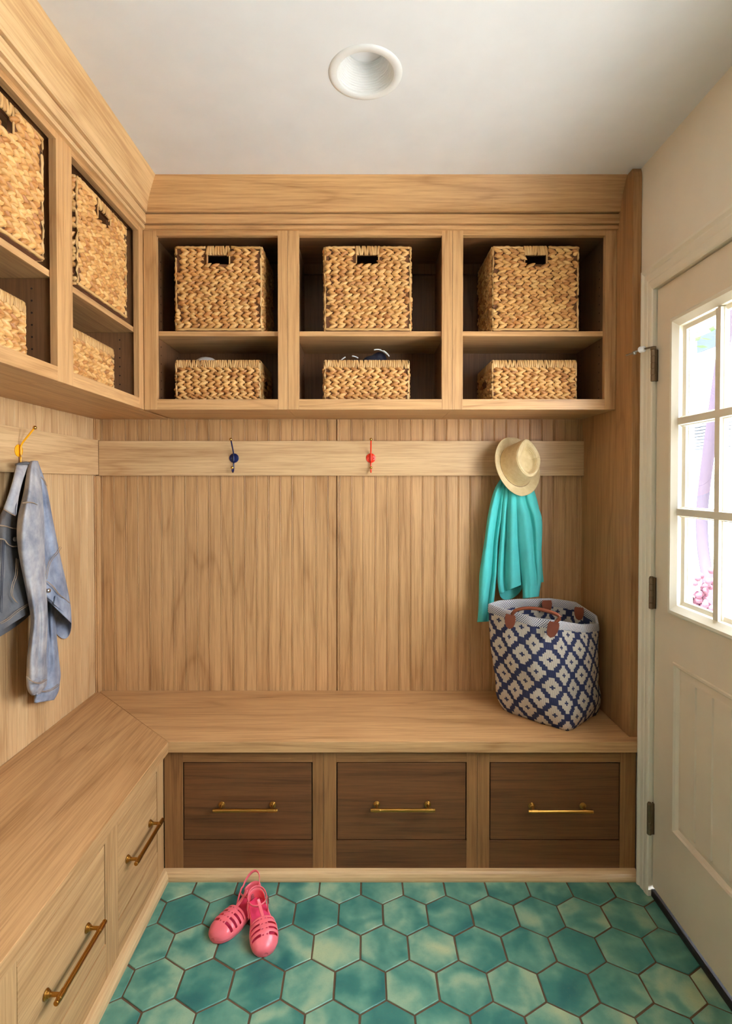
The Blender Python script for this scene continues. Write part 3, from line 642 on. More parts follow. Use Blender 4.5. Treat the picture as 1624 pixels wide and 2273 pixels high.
# ------------------------------------------------------------------ hooks
def hook(label, c, nrm, mat, tilt):
    nrm = Vector(nrm); up = Vector((0, 0, 1)); c = Vector(c); root = thing('coat_hook', label, 'hook', c, 'enamelled coat hooks on the rail')
    sd = up.cross(nrm)
    m = MB(); m.lathe([(.0001, 0), (.0195, 0), (.0200, .001), (.0198, .0025), (.0185, .0034), (.0001, .0036)], c, nrm, 32)
    for k in (-1, 1): m.lathe([(.0001, .0046), (.0028, .0044), (.0034, .0034), (.0034, .0030)], c + sd*.0125*k, nrm, 12)
    build('backplate', m, mat, root, smooth=True)
    P = lambda o, z, q=0: c + nrm*o + up*z + sd*q
    m = MB(); m.sweep(catmull([P(.052, .072, tilt), P(.036, .052, tilt*.5), P(.016, .028), P(.009, .014), P(.008, 0), P(.008, -.030), P(.0095, -.048), P(.0165, -.0585), P(.026, -.0585), P(.0325, -.052), P(.034, -.044)], 6), .0030, n=10)
    build('hook_rod', m, mat, root, smooth=True)
    for q in ((.054, .074, tilt), (.0345, -.041, 0)):
        m = MB(); m.ball(P(*q), .0062, n=14); build('ball_tip', m, M_BRASSB, root, smooth=True)
hook('coat hook with a navy backplate on the back wall rail', (-.547, YB - .022, 1.474), (0, -1, 0), M_NAVY, 0.0)
hook('coat hook with a red backplate on the back wall rail', (.026, YB - .022, 1.474), (0, -1, 0), M_RED, 0.0)
hook('yellow coat hook on the left wall rail above the denim jacket', (-1.115, 1.743, 1.474), (1, 0, 0), M_YEL, 0.0)

# ------------------------------------------------------------------ cloth tubes
def garment_tube(rings, pt, fold=None, n=40, wob=.003, seed=0.0, steps=4, power=0.8):
    """rings: (left px, right px, y at left, y at right, centre depth, half depth, drop of the back half).  pt(px, py, d) -> world"""
    R = [Vector(r[:3]).to_tuple() + tuple(r[3:]) for r in rings]
    out = []; K = len(rings)
    fine = []
    for i in range(K-1):
        for j in range(steps):
            t = j/steps; p0, p1, p2, p3 = rings[max(i-1, 0)], rings[i], rings[i+1], rings[min(i+2, K-1)]
            fine.append([0.5*((2*b) + (c_-a)*t + (2*a-5*b+4*c_-d)*t*t + (3*b-a-3*c_+d)*t**3) for a, b, c_, d in zip(p0, p1, p2, p3)])
    fine.append(list(rings[-1])); N = len(fine)
    for i, (l, r, yl, yr, dc, hd, drop) in enumerate(fine):
        v = i/(N-1); ring = []
        for j in range(n):
            a = 2*PI*j/n; s = math.cos(a); q = math.sin(a)
            ds = hd*math.copysign(abs(q)**power, q)
            if q > 0 and fold: ds += fold(s, v)*q**.5
            ds += wob*mnoise.noise(Vector((s*2.2, v*5 + q, seed)))*2
            px = (l + r)/2 + (r - l)/2*s; py = yl + (yr - yl)*(s + 1)/2 + (drop*(-q) if q < 0 else 0)
            ring.append(pt(px, py, dc - ds))
        out.append(ring)
    return out
def cloth(name, rings, mat, parent, pt, cap=False, **k):
    m = MB(); rg = garment_tube(rings, pt, **k); m.loft(rg, True, False)
    if cap: m.add(rg[0], [tuple(range(len(rg[0])))])
    return build(name, m, mat, parent, smooth=True, solid=.0025, subsurf=1)
G = lambda s, c, w: math.exp(-((s - c)/w)**2)
# turquoise jacket on the back wall: depth is Y
PB = lambda px, py, d: at_y(px, py, d)
tj = thing('fleece_jacket', 'turquoise fleece jacket hanging on the back wall under the straw hat', 'jacket', (.60, 2.24, 1.35))
cloth('sleeve', [(1112, 1124, 1062, 1062, 2.225, .012, 0), (1098, 1124, 1085, 1085, 2.222, .018, 0), (1089, 1119, 1115, 1115, 2.22, .024, 0), (1082, 1114, 1150, 1150, 2.22, .027, 0), (1076, 1107, 1195, 1195, 2.225, .027, 0), (1069, 1104, 1240, 1240, 2.228, .026, 0), (1064, 1102, 1275, 1275, 2.228, .026, 0), (1063, 1098, 1310, 1310, 2.228, .025, 0), (1062, 1095, 1345, 1342, 2.228, .024, 0), (1060, 1094, 1374, 1370, 2.228, .022, 0), (1059, 1094, 1381, 1379, 2.228, .022, 0)],
      M_TEAL, tj, PB, fold=lambda s, v: -.034*G(s, .15 + .5*v - .3*(v > .6)*(v - .6)*4, .26)*min(1, v*3) + .006*G(s, -.6, .3), seed=1.3)
cloth('body', [(1124, 1150, 1068, 1068, 2.225, .012, 0), (1119, 1152, 1095, 1095, 2.212, .024, 0), (1115, 1154, 1130, 1130, 2.21, .030, 0), (1111, 1156, 1180, 1180, 2.215, .034, 0), (1107, 1158, 1230, 1230, 2.218, .036, 0), (1104, 1160, 1275, 1275, 2.22, .036, 0), (1106, 1160, 1304, 1290, 2.22, .036, 10), (1109, 1160, 1318, 1297, 2.22, .036, 22)],
      M_TEAL, tj, PB, fold=lambda s, v: -.040*G(s, -.45, .18)*min(1, v*2) + .010*G(s, .2, .35) - .014*G(s, .95, .2), seed=4.1)
cloth('back_panel', [(1130, 1180, 1075, 1075, 2.250, .008, 0), (1118, 1196, 1130, 1130, 2.250, .010, 0), (1112, 1200, 1200, 1200, 2.252, .010, 0), (1110, 1203, 1260, 1260, 2.252, .010, 0), (1110, 1206, 1312, 1292, 2.252, .010, 0)], M_TEAL, tj, PB, seed=8)
cloth('sleeve', [(1148, 1172, 1062, 1062, 2.215, .014, 0), (1143, 1184, 1092, 1092, 2.205, .024, 0), (1143, 1194, 1125, 1125, 2.200, .030, 0), (1145, 1202, 1152, 1152, 2.20, .034, 0), (1149, 1202, 1195, 1195, 2.20, .034, 0), (1154, 1200, 1245, 1245, 2.202, .033, 0), (1158, 1201, 1285, 1285, 2.204, .031, 0), (1160, 1196, 1318, 1316, 2.205, .028, 0), (1160, 1195, 1329, 1324, 2.205, .027, 0)],
      M_TEAL, tj, PB, fold=lambda s, v: -.034*G(s, -.15 + .85*v, .13)*math.sin(PI*min(1, v*1.15)) + .004*G(s, .5*v - .5, .2) - .006*G(s, .45, .12)*(v < .8)*v, seed=6.6)

# denim jacket on the left wall: depth is distance d in front of the wall -> X
PL = lambda px, py, d: at_x(px, py, XL - d)         # d is negative in front of the wall (d = -(distance))
dj = thing('denim_jacket', 'faded blue denim jacket hanging from the yellow hook', 'jacket', (-1.08, 1.74, 1.35))
def D(rings): return [(l, r, yl, yr, -dc, hd, dr) for (l, r, yl, yr, dc, hd, dr) in rings]
cloth('body', D([(64, 84, 1026, 1026, .040, .012, 0), (58, 96, 1052, 1058, .042, .020, 0), (55, 106, 1090, 1095, .044, .028, 0), (56, 114, 1140, 1140, .046, .034, 0), (60, 124, 1190, 1190, .048, .038, 0), (66, 133, 1235, 1235, .05, .042, 0), (74, 144, 1280, 1282, .052, .046, 0), (84, 153, 1305, 1325, .054, .050, 30), (94, 157, 1318, 1352, .055, .052, 58), (101, 158.5, 1328, 1384, .056, .052, 56)]),
      M_DENIM, dj, PL, fold=lambda s, v: -.014*G(s, .35, .26)*math.sin(PI*min(1, v*1.2)) + .006*G(s, .8, .2), seed=12, power=.7)
cloth('lining', D([(40, 66, 1036, 1036, .036, .010, 0), (34, 66, 1070, 1070, .038, .018, 0), (24, 62, 1110, 1110, .038, .020, 0), (16, 58, 1150, 1150, .038, .020, 0), (12, 56, 1180, 1180, .038, .018, 0)]), M_LINING, dj, PL, seed=14)
cloth('front_panel', D([(14, 46, 1120, 1120, .036, .016, 0), (2, 50, 1142, 1142, .040, .022, 0), (-4, 52, 1162, 1162, .042, .026, 0), (-8, 56, 1200, 1200, .044, .028, 0), (-16, 62, 1260, 1255, .046, .030, 0), (-24, 68, 1320, 1305, .048, .032, 0), (-30, 70, 1370, 1330, .05, .034, 0), (-32, 71, 1398, 1342, .05, .034, 8), (-34, 72, 1424, 1356, .05, .034, 12)]),
      M_DENIMD, dj, PL, fold=lambda s, v: -.010*G(s, .1, .2)*v + .005*G(s, -.4, .2), seed=15)
cloth('sleeve', D([(100, 120, 1330, 1330, .030, .012, 0), (100, 122, 1380, 1380, .034, .018, 0), (100, 127, 1430, 1430, .036, .022, 0), (96, 131, 1470, 1470, .038, .024, 0), (92, 134, 1500, 1496, .038, .024, 0), (86, 132, 1524, 1516, .038, .022, 0), (80, 131, 1540, 1522, .038, .020, 0)]),
      M_DENIM, dj, PL, fold=lambda s, v: -.010*G(s, -.3, .3) + .004*G(s, .4, .2), seed=18)
cloth('cuff', D([(79, 131.5, 1538, 1520, .038, .021, 0), (76, 129, 1551, 1536, .038, .020, 0), (76, 119, 1561, 1554, .038, .017, 0)]), M_DENIM, dj, PL, seed=19, steps=3)
cloth('sleeve', D([(68, 84, 1023, 1023, .072, .010, 0), (63, 86, 1036, 1036, .076, .018, 0), (58, 90, 1062, 1062, .080, .026, 0), (53, 93, 1092, 1092, .084, .032, 0), (47, 95, 1118, 1118, .088, .036, 0), (40, 97, 1150, 1152, .092, .038, 0), (38, 98, 1190, 1190, .094, .038, 0), (43, 99, 1235, 1235, .094, .038, 0), (54, 102, 1290, 1290, .092, .036, 0), (63, 104, 1335, 1335, .090, .034, 0), (69, 105, 1375, 1375, .088, .032, 0), (65, 104, 1420, 1420, .086, .032, 0), (61, 102, 1460, 1460, .084, .032, 0), (60, 104, 1490, 1492, .082, .030, 0), (59, 103, 1511, 1512, .080, .028, 0)]),
      M_DENIML, dj, PL, fold=lambda s, v: -.009*G(s, .25 - .2*v, .26)*min(1, max(0, v - .3)*5) + .005*G(s, -.5, .25) - .006*G(s, .9, .2), seed=21, cap=True)
cloth('cuff', D([(58.5, 103.5, 1500, 1510, .080, .029, 0), (60, 103, 1522, 1520, .080, .027, 0), (64, 98, 1536, 1528, .080, .024, 0), (72, 88, 1544, 1541, .080, .018, 0)]), M_DENIML, dj, PL, seed=22, steps=3)
# collar flap
m = MB(); cols = 8; rg = []
for i in range(13):
    v = i/12; yl = 1032 + (1130 - 1032)*v; yr = 1031 + (1146 - 1031)*v
    l = 36 - 29*v + 3*math.sin(PI*v); r = 62 - 27*v - 5*math.sin(PI*v)
    rg.append([PL(l + (r - l)*j/cols, yl + (yr - yl)*j/cols, -(.085 + .050*math.sin(PI*min(1, .10 + v*.62)) + .010*math.sin(PI*j/cols))) for j in range(cols + 1)])
m.loft(rg, False, False); build('collar', m, M_DENIML, dj, smooth=True, solid=.006, subsurf=1)
m = MB(); m.sweep(catmull([PL(36, 1033, -.052), PL(48, 1030, -.062), PL(62, 1030, -.074), PL(66, 1050, -.060), PL(58, 1090, -.040)], 5), .012, .006, up=(0, 0, 1), n=8); build('collar_stand', m, M_DENIMD, dj, smooth=True)
def seam(pts, d, parent, mat=M_STITCH, r=.0011, dbl=0):
    for k in ((-1, 1) if dbl else (0,)):
        m = MB(); r = min(r, .0009); m.sweep(catmull([PL(x + k*dbl, y + abs(k)*k*dbl*.6, -(d[i] if isinstance(d, (list, tuple)) else d)) for i, (x, y) in enumerate(pts)], 5), r, n=5)
        build('stitching', m, mat, parent, smooth=True)
seam([(50, 1117), (62, 1115), (74, 1116), (82, 1120)], [.124, .131, .130, .122], dj, M_STITCH, .0012, 1.2)
seam([(60, 1502), (72, 1513), (88, 1516), (103, 1508)], [.108, .115, .115, .106], dj, M_STITCH, .0012, 1.6)
seam([(82, 1532), (100, 1535), (118, 1529), (131, 1519)], [.062, .066, .066, .058], dj, M_STITCH, .0012, 1.5)
seam([(135, 1214), (126, 1228), (112, 1245), (106, 1262), (102, 1285)], [.072, .086, .098, .102, .104], dj, M_STITCH, .0012, 1.6)
seam([(104, 1290), (118, 1302), (130, 1318), (142, 1328), (154, 1338)], [.108, .112, .111, .105, .090], dj, M_STITCH, .0012, 1.5)
seam([(104, 1327), (116, 1336), (128, 1352), (142, 1366), (156, 1382)], [.108, .110, .108, .100, .080], dj, M_SEAMD, .0014)
seam([(90, 1058), (98, 1066), (103, 1078)], [.064, .066, .06], dj, M_STITCH, .0011, 1.4)
seam([(34, 1145), (36, 1120), (44, 1085), (56, 1048), (61, 1034)], [.140, .142, .132, .112, .098], dj, M_SEAMD, .0013)
seam([(8, 1130), (20, 1138), (34, 1145)], [.138, .149, .141], dj, M_STITCH, .0013)
seam([(-2, 1166), (12, 1168), (26, 1172), (38, 1174)], [.072, .076, .080, .080], dj, M_STITCH, .0012, 1.6)
seam([(-2, 1196), (10, 1198), (18, 1208), (28, 1213), (38, 1212)], [.078, .082, .084, .085, .084], dj, M_STITCH, .0013, 1.2)
seam([(8, 1200), (6, 1250), (4, 1300), (2, 1360)], [.078, .081, .084, .086], dj, M_SEAMD, .0014, 1.6)
seam([(38, 1240), (36, 1275), (28, 1300), (27, 1322), (38, 1338)], [.086, .088, .091, .093, .093], dj, M_STITCH, .0012, 1.8)
seam([(0, 1384), (18, 1374), (40, 1356), (66, 1340)], [.089, .090, .090, .086], dj, M_STITCH, .0012, 1.6)
for (x, y, d) in ((33, 1197, .083), (108, 1311, .107)):
    m = MB(); c0 = PL(x, y, -d); m.lathe([(.0001, .004), (.005, .0035), (.0068, .002), (.0070, 0), (.0001, 0)], c0, (1, -.25, .1), 18); build('button', m, M_STEEL, dj, smooth=True)
m = MB(); q = [PL(122, 1322, -.108), PL(146, 1340, -.100), PL(138, 1358, -.105), PL(118, 1341, -.112)]
m.add(q + [p + Vector((.004, -.001, 0)) for p in q], [(0, 1, 2, 3), (7, 6, 5, 4), (0, 1, 5, 4), (1, 2, 6, 5), (2, 3, 7, 6), (3, 0, 4, 7)]); build('waist_tab', m, M_DENIM, dj, bevel=.001)

# ------------------------------------------------------------------ straw fedora
hat = thing('straw_hat', 'natural straw fedora with pinched crown hanging above the turquoise jacket', 'hat', (.62, 2.20, 1.43))
axis = Vector((.30, -.88, .36)).normalized(); hv = (Vector((0, 0, 1)) - axis*axis.z).normalized(); hu = hv.cross(axis)
if hu.x < 0: hu = -hu
hc = at_y(1144.5, 1036, 2.205)
NA = 72; prof = []
def hat_pt(k, a):                     # k: 0 centre of the crown top ... 1 brim edge
    ca, sa = math.cos(a), math.sin(a)
    bu, bv = .071, .087
    pin = 1 - .26*math.exp(-((a - PI/2)/.85)**2) if True else 1
    if k < .42:                       # crown top
        q = k/.42; tu, tv = .054*(1 - .35*max(0, sa)**1.4*q), .074
        r = q; u, v = tu*r*ca, tv*r*sa + .002
        tear = ((u/(.034*(1 - .60*max(0, v/.075))))**2 + ((v + .004)/.054)**2)
        z = .094 - .026/(1 + math.exp((tear - 1)*5)) + .012*math.sin(PI*min(1, q))*0 - .006*max(0, (q - .85)/.15)**2 + .004*(-v/.07)*0 + .012*(v/.075)
    elif k < .72:
        q = (k - .42)/.30; tu, tv = .054*(1 - .35*max(0, sa)**1.4), .074
        uu = tu + (bu - tu)*q**.9; vv = tv + (bv - tv)*q; u, v = uu*ca, vv*sa + .002
        z = (.086 + .012*sa*1.0)*(1 - q)**1.02 + .004*math.sin(PI*q)
    else:
        q = (k - .72)/.28; R = Vector((bu + (.103 - bu)*q, bv + (.124 - bv)*q)); u, v = R.x*ca, R.y*sa
        z = .016*q*q*(1 if ca < 0 else .6)*(abs(ca)**.8) + .010*q**2*max(0, sa) - .004*q*max(0, -sa)
    return hc + hu*u + hv*v + axis*z
ks = [i/30*.42 for i in range(31)] + [.42 + .30*i/16 for i in range(1, 17)] + [.72 + .28*i/14 for i in range(1, 15)]
m = MB(); uv = []
for i, k in enumerate(ks):
    for j in range(NA + 1): m.v.append(hat_pt(max(k, .002), 2*PI*j/NA)); uv.append((j/NA, k))
for i in range(len(ks) - 1):
    for j in range(NA): m.f.append((i*(NA+1)+j, i*(NA+1)+j+1, (i+1)*(NA+1)+j+1, (i+1)*(NA+1)+j)); m.mi.append(0)
build('crown_and_brim', m, M_STRAW, hat, smooth=True, solid=.003, uv=uv)
m = MB(); m.sweep([hat_pt(.999, 2*PI*j/NA) for j in range(NA)], .0024, n=6, closed=True); build('brim_edge', m, M_STRAW, hat, smooth=True)
m = MB(); m.sweep([hat_pt(.722, 2*PI*j/NA) + axis*.001 for j in range(NA)], .0016, n=6, closed=True); build('crown_seam', m, M_HYD, hat, smooth=True)

# ------------------------------------------------------------------ tote bag
bag = thing('tote_bag', 'open navy tote with cream flower weave and leather handles on the bench', 'bag', (.71, 2.07, ZB))
A, B, C_, Dd = Vector((.528, 2.100, ZB + .001)), Vector((.7215, 1.915, ZB + .001)), Vector((.9000, 2.060, ZB + .001)), Vector((.715, 2.235, ZB + .001))
tl = at_y(1087, 1342, 2.07); f1 = at_y(1130, 1356, 2.01); f2 = at_y(1180, 1371, 1.96); f3 = at_y(1240, 1380, 1.935); f4 = at_y(1290, 1388, 1.96); trr = at_y(1325, 1386, 2.02)
b1 = at_y(1322, 1368, 2.05); b2 = at_y(1276, 1338, 2.13); b3 = at_y(1220, 1330, 2.17); b4 = at_y(1150, 1331, 2.15); b5 = at_y(1108, 1335, 2.11)
topc = [tl, f1, f2, f3, f4, trr, b1, b2, b3, b4, b5]; par = [0, .5, 1.0, 1.0+.45, 1.75, 2.0, 2.12, 2.55, 3.0, 3.5, 3.8]
tp = [0, .32, .66, 1.0, 1.5, 2.0, 2.15, 2.55, 3.0, 3.5, 3.8]
def top_at(u):
    u %= 4
    for i in range(len(tp)):
        a, b = tp[i], tp[(i+1) % len(tp)] if i+1 < len(tp) else 4.0
        if a <= u <= b + 1e-9:
            t_ = (u - a)/(b - a); n_ = len(tp); p0, p1, p2, p3 = topc[(i-1) % n_], topc[i], topc[(i+1) % n_], topc[(i+2) % n_]
            h = t_*t_*(3-2*t_); return p1.lerp(p2, t_*.5 + h*.5)
def bot_at(u):
    u %= 4; cs = [A, B, C_, Dd]; i = int(u); t_ = u - i; p = cs[i].lerp(cs[(i+1) % 4], t_)
    ctr = (A + C_)/2; e = min(t_, 1-t_); p = p + (ctr - p)*max(0, .10 - e)*.55; return p
NU, NV = 96, 44; peri = 1.08
m = MB(); uv = []
def bag_pt(i, v, inset=0.0):
    u = 4*i/NU; b, t_ = bot_at(u), top_at(u); p = b.lerp(t_, v)
    ctr = ((A + C_)/2).lerp(sum(topc, Vector())/len(topc), v); out = (p - ctr); out.z = 0; out.normalize()
    bul = .020*math.sin(PI*v)**.8*(.4 + .6*math.sin(PI*(u % 1))) + .012*math.sin(PI*min(1, v*3))*(v < .33)
    w = mnoise.noise(Vector((p.x*9, p.y*9, v*2.2)))*.016*(1 - v*.6) + mnoise.noise(Vector((p.x*22, p.y*22, v*7)))*.006*(1-v)
    return p + out*(bul + w - inset)
for k in range(NV + 1):
    for i in range(NU + 1):
        m.v.append(bag_pt(i, k/NV)); uv.append((peri*i/NU, .40*k/NV))
for k in range(NV):
    for i in range(NU): m.f.append((k*(NU+1)+i, k*(NU+1)+i+1, (k+1)*(NU+1)+i+1, (k+1)*(NU+1)+i)); m.mi.append(0)
build('woven_body', m, M_TOTE, bag, smooth=True, solid=.005, uv=uv)
m = MB(); m.add([bag_pt(i, 0) + Vector((0, 0, .002)) for i in range(NU)], [tuple(range(NU))]); build('base', m, M_NAVY, bag, solid=.003)
m = MB(); uv = []
bl = []
for i in range(NU + 1):
    p = bag_pt(i, 1.0); pd = bag_pt(i, .93); ctr = sum(topc, Vector())/len(topc); o = p - ctr; o.z = 0; o.normalize(); dn = (pd - p)
    bl.append([p + dn + o*.0045, p + dn*.5 + o*.005, p + o*.004 + Vector((0,0,.002)), p + Vector((0,0,.004)), p - o*.004 + Vector((0,0,.002)), p + dn*.5 - o*.005, p + dn - o*.0045])
for i in range(NU + 1):
    for j, q in enumerate(bl[i]): m.v.append(q); uv.append((peri*i/NU, j*.012))
for i in range(NU):
    for j in range(6): m.f.append((i*7+j, i*7+j+1, (i+1)*7+j+1, (i+1)*7+j)); m.mi.append(0)
build('rim_binding', m, M_BIND, bag, smooth=True, uv=uv)
def patch(c, dirw, dirh, nv, w, h, parent, inv=1):
    m = MB(); pts = [(-.42, .5), (.42, .5), (.5, .25), (.46, -.1), (.3, -.4), (0, -.52), (-.3, -.4), (-.46, -.1), (-.5, .25)]
    m.loft([[c + dirw*a*w + dirh*b*h*inv + nv*d for a, b in pts] for d in (0, .004)], True, True); return build('leather_tab', m, M_LEATHER, parent, bevel=.001)
fr_n = Vector((-.55, -.83, .0)).normalized()
h1, h2 = at_y(1134, 1371, 1.985), at_y(1228, 1386, 1.905)
hd = thing
fw = Vector((.83, -.55, 0)).normalized()
m = MB(); P1, P2 = h1 + Vector((0, 0, .012)), h2 + Vector((.004, 0, .016))
arch = catmull([h1 + Vector((-.004, 0, -.02)), at_y(1138, 1361, 1.972), at_y(1150, 1353, 1.965), at_y(1172, 1350, 1.95), at_y(1200, 1353, 1.93), at_y(1228, 1361, 1.91), at_y(1242, 1370, 1.90), h2 + Vector((.006, 0, .004)), h2 + Vector((0, 0, -.02))], 6)
m.sweep(arch, .0065, n=12); hn = build('handle', m, M_LEATHER, bag, smooth=True)
patch(h1 + Vector((0, 0, -.012)) + fr_n*.012, (fw + Vector((0, 0, -.1))).normalized(), Vector((.10, 0, 1)).normalized(), fr_n, .040, .052, bag)
patch(h2 + Vector((0, 0, -.016)) + fr_n*.012, (fw + Vector((0, 0, -.1))).normalized(), Vector((.25, 0, 1)).normalized(), fr_n, .040, .056, bag)
k1, k2 = at_y(1213, 1346, 2.148), at_y(1285, 1362, 2.075)
patch(k1, Vector((1, .1, 0)), Vector((0, 0, 1)), Vector((0, -1, 0)), .042, .050, bag)
patch(k2, Vector((.8, -.5, 0)).normalized(), Vector((0, 0, 1)), Vector((-.6, -.8, 0)).normalized(), .036, .050, bag)
m = MB(); m.sweep(catmull([at_y(1213, 1345, 2.185), at_y(1216, 1337, 2.195), at_y(1240, 1348, 2.19), at_y(1268, 1350, 2.16), at_y(1284, 1352, 2.11)], 6), .0055, n=10); build('handle', m, M_LEATHER, bag, smooth=True)

# ------------------------------------------------------------------ jelly sandals
def sandal(label, toe, heel, lift, mirror, ankle_h, buckle_side):
    toe, heel = Vector(toe), Vector(heel); L = (heel - toe).length; dv = (heel - toe).normalized(); up0 = Vector((0, 0, 1)); du = dv.cross(up0).normalized()*mirror; up = du.cross(dv)*(1 if du.cross(dv).z > 0 else -1)
    P = lambda u, v, z: toe + du*u + dv*(v*L) + up*z
    root = thing('jelly_sandal', label, 'sandal', toe, 'pair of pink sandals')
    def hw(v): 
        pts = [(0, .001), (.02, .018), (.05, .027), (.12, .036), (.22, .0405), (.36, .0405), (.5, .035), (.65, .030), (.8, .0295), (.92, .024), (.98, .013), (1, .001)]
        for (a, x), (b, y) in zip(pts, pts[1:]):
            if a <= v <= b: t_ = (v - a)/(b - a); return (x + (y - x)*t_)
        return .001
    cen = lambda v: .006*math.sin(PI*v)
    vs = [0, .015, .04, .08, .13, .2, .28, .36, .45, .55, .65, .75, .84, .91, .96, .985, 1.0]
    def loop(z, k): return [P(cen(v) + hw(v)*k, v*1.0, z) for v in vs] + [P(cen(v) - hw(v)*k, v*1.0, z) for v in reversed(vs[1:-1])]
    m = MB(); m.loft([loop(.0005, .93), loop(.003, 1.0), loop(.011, 1.02), loop(.0135, .97)], True, True); build('sole', m, M_JELLY, root, smooth=True)
    m = MB(); m.loft([loop(.0136, .90), loop(.0146, .88)], True, True); build('insole', m, M_PINKSOLE, root)
    # toe cage
    NVc, NAc = 30, 30; VE = .47; m = MB(); vid = {}
    for i in range(NVc + 1):
        v = VE*(i/NVc)**1.15
        for j in range(NAc + 1):
            a = PI*j/NAc; h = .006 + .032*(min(1, i/NVc*1.9))**.55
            m.v.append(P(cen(v) + hw(max(v, .004))*1.02*math.cos(a), v, .008 + h*math.sin(a)**.75))
    for i in range(NVc):
        for j in range(NAc):
            slot = (i >= 9 and (i % 5) in (2, 3) and i < 28 and (3 <= j <= 11 or 18 <= j <= 26)) or (i >= 11 and (i % 5) == 2 and i < 28 and j in (13, 16))
            if not slot: m.f.append((i*(NAc+1)+j, i*(NAc+1)+j+1, (i+1)*(NAc+1)+j+1, (i+1)*(NAc+1)+j)); m.mi.append(0)
    build('toe_cage', m, M_JELLY, root, smooth=True, solid=.0028, subsurf=1)
    # T strap, ankle strap, heel counter
    m = MB(); m.sweep(catmull([P(cen(.4), .36, .040), P(cen(.5), .47, .046), P(.004, .58, .048), P(.002, .68, .054), P(0, .72, .060)], 6), .0052, .0016, up=up, n=8); build('t_strap', m, M_JELLY, root, smooth=True)
    m = MB(); pts = []
    for i in range(26):
        a = 2*PI*i/26; pts.append(P(.029*math.cos(a), .80 + .155*math.sin(a)*-1, .050 + ankle_h*(.5 - .5*math.cos(a - PI*(-.5)))*0 + ankle_h*max(0, -math.sin(a)*-1*-1)*1.0 + .0))
    m.sweep(pts, .0014, .0042, up=up, n=8, closed=True); build('ankle_strap', m, M_JELLY, root, smooth=True)
    for sgn in (-1, 1):
        m = MB(); m.sweep(catmull([P(sgn*.029, .66, .010), P(sgn*.031, .72, .030), P(sgn*.030, .78, .050)], 5), .0014, .0048, up=dv, n=8); build('side_strap', m, M_JELLY, root, smooth=True)
    m = MB(); rg = []
    for k in range(5):
        z = .008 + .034*k/4; rg.append([P(.030*math.cos(a)*(1 - .04*k), .84 + .152*math.sin(a), z + .008*math.sin(a)*k/4) for a in [(-.15 + (PI + .3)*i/18) for i in range(19)]])
    m.loft(rg, False, False); build('heel_counter', m, M_JELLY, root, smooth=True, solid=.0026)
    m = MB(); c = P(buckle_side*.031, .70, .053); m.sweep([c + dv*.008 + up*.007, c - dv*.008 + up*.007, c - dv*.008 - up*.007, c + dv*.008 - up*.007], .0013, n=6, closed=True); m.sweep([c + dv*.008, c - dv*.009], .001, n=6)
    build('buckle', m, M_STEEL, root)
sandal('pink jelly sandal on the left, toe pointing to the lower left, strap standing up', (-.452, 1.588, 0), (-.352, 1.772, 0), 0, 1, .040, 1)
sandal('pink jelly sandal on the right, toe towards the viewer, buckle at its right', (-.286, 1.540, 0), (-.352, 1.712, .030), 0, 1, .012, 1)

# ------------------------------------------------------------------ outside the door
m = MB(); m.box(1.10, 14, -8, 16, -.30, -.12); o = struct('ground', m, M_GROUND)
hs = thing('neighbour_house', 'pale house with a grey window and siding seen through the door glass', 'house', (7.5, 9.5, -.12))
m = MB(); m.box(7.5, 12, 6.5, 15, -.12, 5.1); build('wall', m, M_HOUSE, hs)
m = MB(); m.prism([(6.2, 5.05), (15.3, 5.05), (10.75, 7.3)], lambda p, q, w: Vector((w, p, q)), 7.1, 12.3); build('roof', m, M_HOUSE, hs)
m = MB(); p0, p1 = at_x(1548, 742, 7.46), at_x(1640, 771, 7.46); m.box(7.44, 7.52, p1.y, p0.y, at_x(1570, 775, 7.46).z, at_x(1570, 740, 7.46).z); build('window', m, M_SIDING, hs)
m = MB()
for i in range(12): m.box(7.40, 7.5, 11.0, 12.3, 2.05 + i*.07, 2.09 + i*.07)
build('siding', m, M_SIDING, hs)
tr_ = thing('tree', 'slanting thin tree trunk with green crown seen through the door glass', 'tree', (3.4, 5.2, -.12))
pts = [at_x(1583, 1372, 3.4), at_x(1571, 1290, 3.4), at_x(1560, 1220, 3.4), at_x(1557, 1150, 3.4), at_x(1562, 1085, 3.4), at_x(1574, 990, 3.4), at_x(1588, 890, 3.4), at_x(1612, 720, 3.4), at_x(1625, 600, 3.4)]
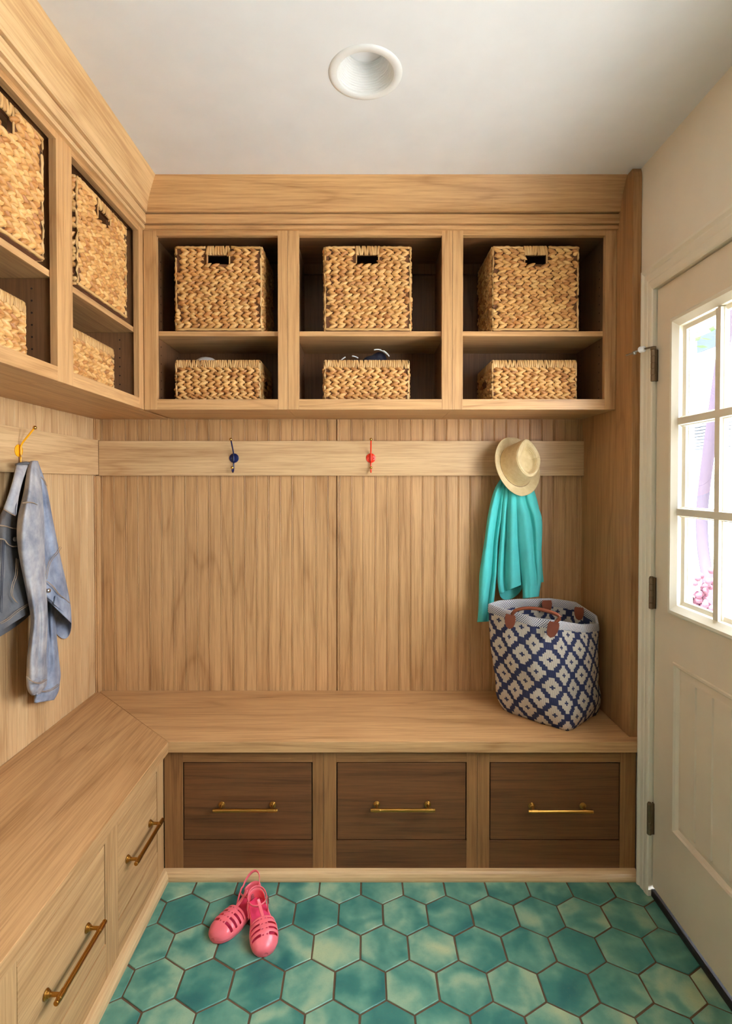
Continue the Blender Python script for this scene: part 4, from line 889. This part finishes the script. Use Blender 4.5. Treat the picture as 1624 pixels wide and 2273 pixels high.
pts = [Vector((3.4, pts[0].y, -.12))] + pts
m = MB(); m.sweep(catmull(pts, 5), .055, n=10, up=(1, 0, 0)); build('trunk', m, M_BARK, tr_, smooth=True)
m = MB(); rr = random.Random(3); cc = at_x(1590, 640, 4.6)
for i in range(420):
    c = cc + Vector((rr.gauss(0, .4), rr.gauss(0, .6), rr.gauss(0.3, .4))); a = rr.uniform(0, 6.28); d = Vector((math.cos(a), math.sin(a), rr.uniform(-.4, .4)))*.09; e = Vector((-d.y, d.x, .02))*.5
    m.add([c - d, c + e, c + d, c - e], [(0, 1, 2, 3)])
build('foliage', m, M_LEAF, tr_)
m = MB(); rr = random.Random(5); cc = at_x(1556, 1338, 3.0)
for i in range(60): m.ball(cc + Vector((rr.gauss(0, .05), rr.gauss(0, .05), rr.gauss(0, .12))), .03, n=6)
fl = tag(build('flower_bush', m, M_PINKF, smooth=True), 'pink flowering bush low in the yard behind the door glass', 'plant')

# ------------------------------------------------------------------ light: daylight through the two windows
w = bpy.data.worlds.new('sky'); scene.world = w; w.use_nodes = True; nt = w.node_tree; bg = nt.nodes['Background']
bg.inputs[0].default_value = (0.87, 0.96, 1.12, 1); bg.inputs[1].default_value = 21.0
sl = bpy.data.lights.new('sun', 'SUN'); sl.energy = 120.0; sl.angle = math.radians(2); so = bpy.data.objects.new('sun', sl); COL.objects.link(so); so.rotation_euler = Vector((.30, .20, -1)).to_track_quat('-Z', 'Y').to_euler()
def portal(name, loc, rot, sx, sy):
    l = bpy.data.lights.new(name, 'AREA'); l.shape = 'RECTANGLE'; l.size = sx; l.size_y = sy; l.cycles.is_portal = True
    o = bpy.data.objects.new(name, l); COL.objects.link(o); o.location = loc; o.rotation_euler = rot
portal('door_daylight_portal', (XK + .02, (gy0+gy1)/2, (gz0+gz1)/2), (0, PI/2, 0), gz1 - gz0, gy1 - gy0)
portal('window_daylight_portal', (XR + .11, (WY0+WY1)/2, (WZ0+WZ1)/2), (0, PI/2, 0), WZ1 - WZ0, WY1 - WY0)
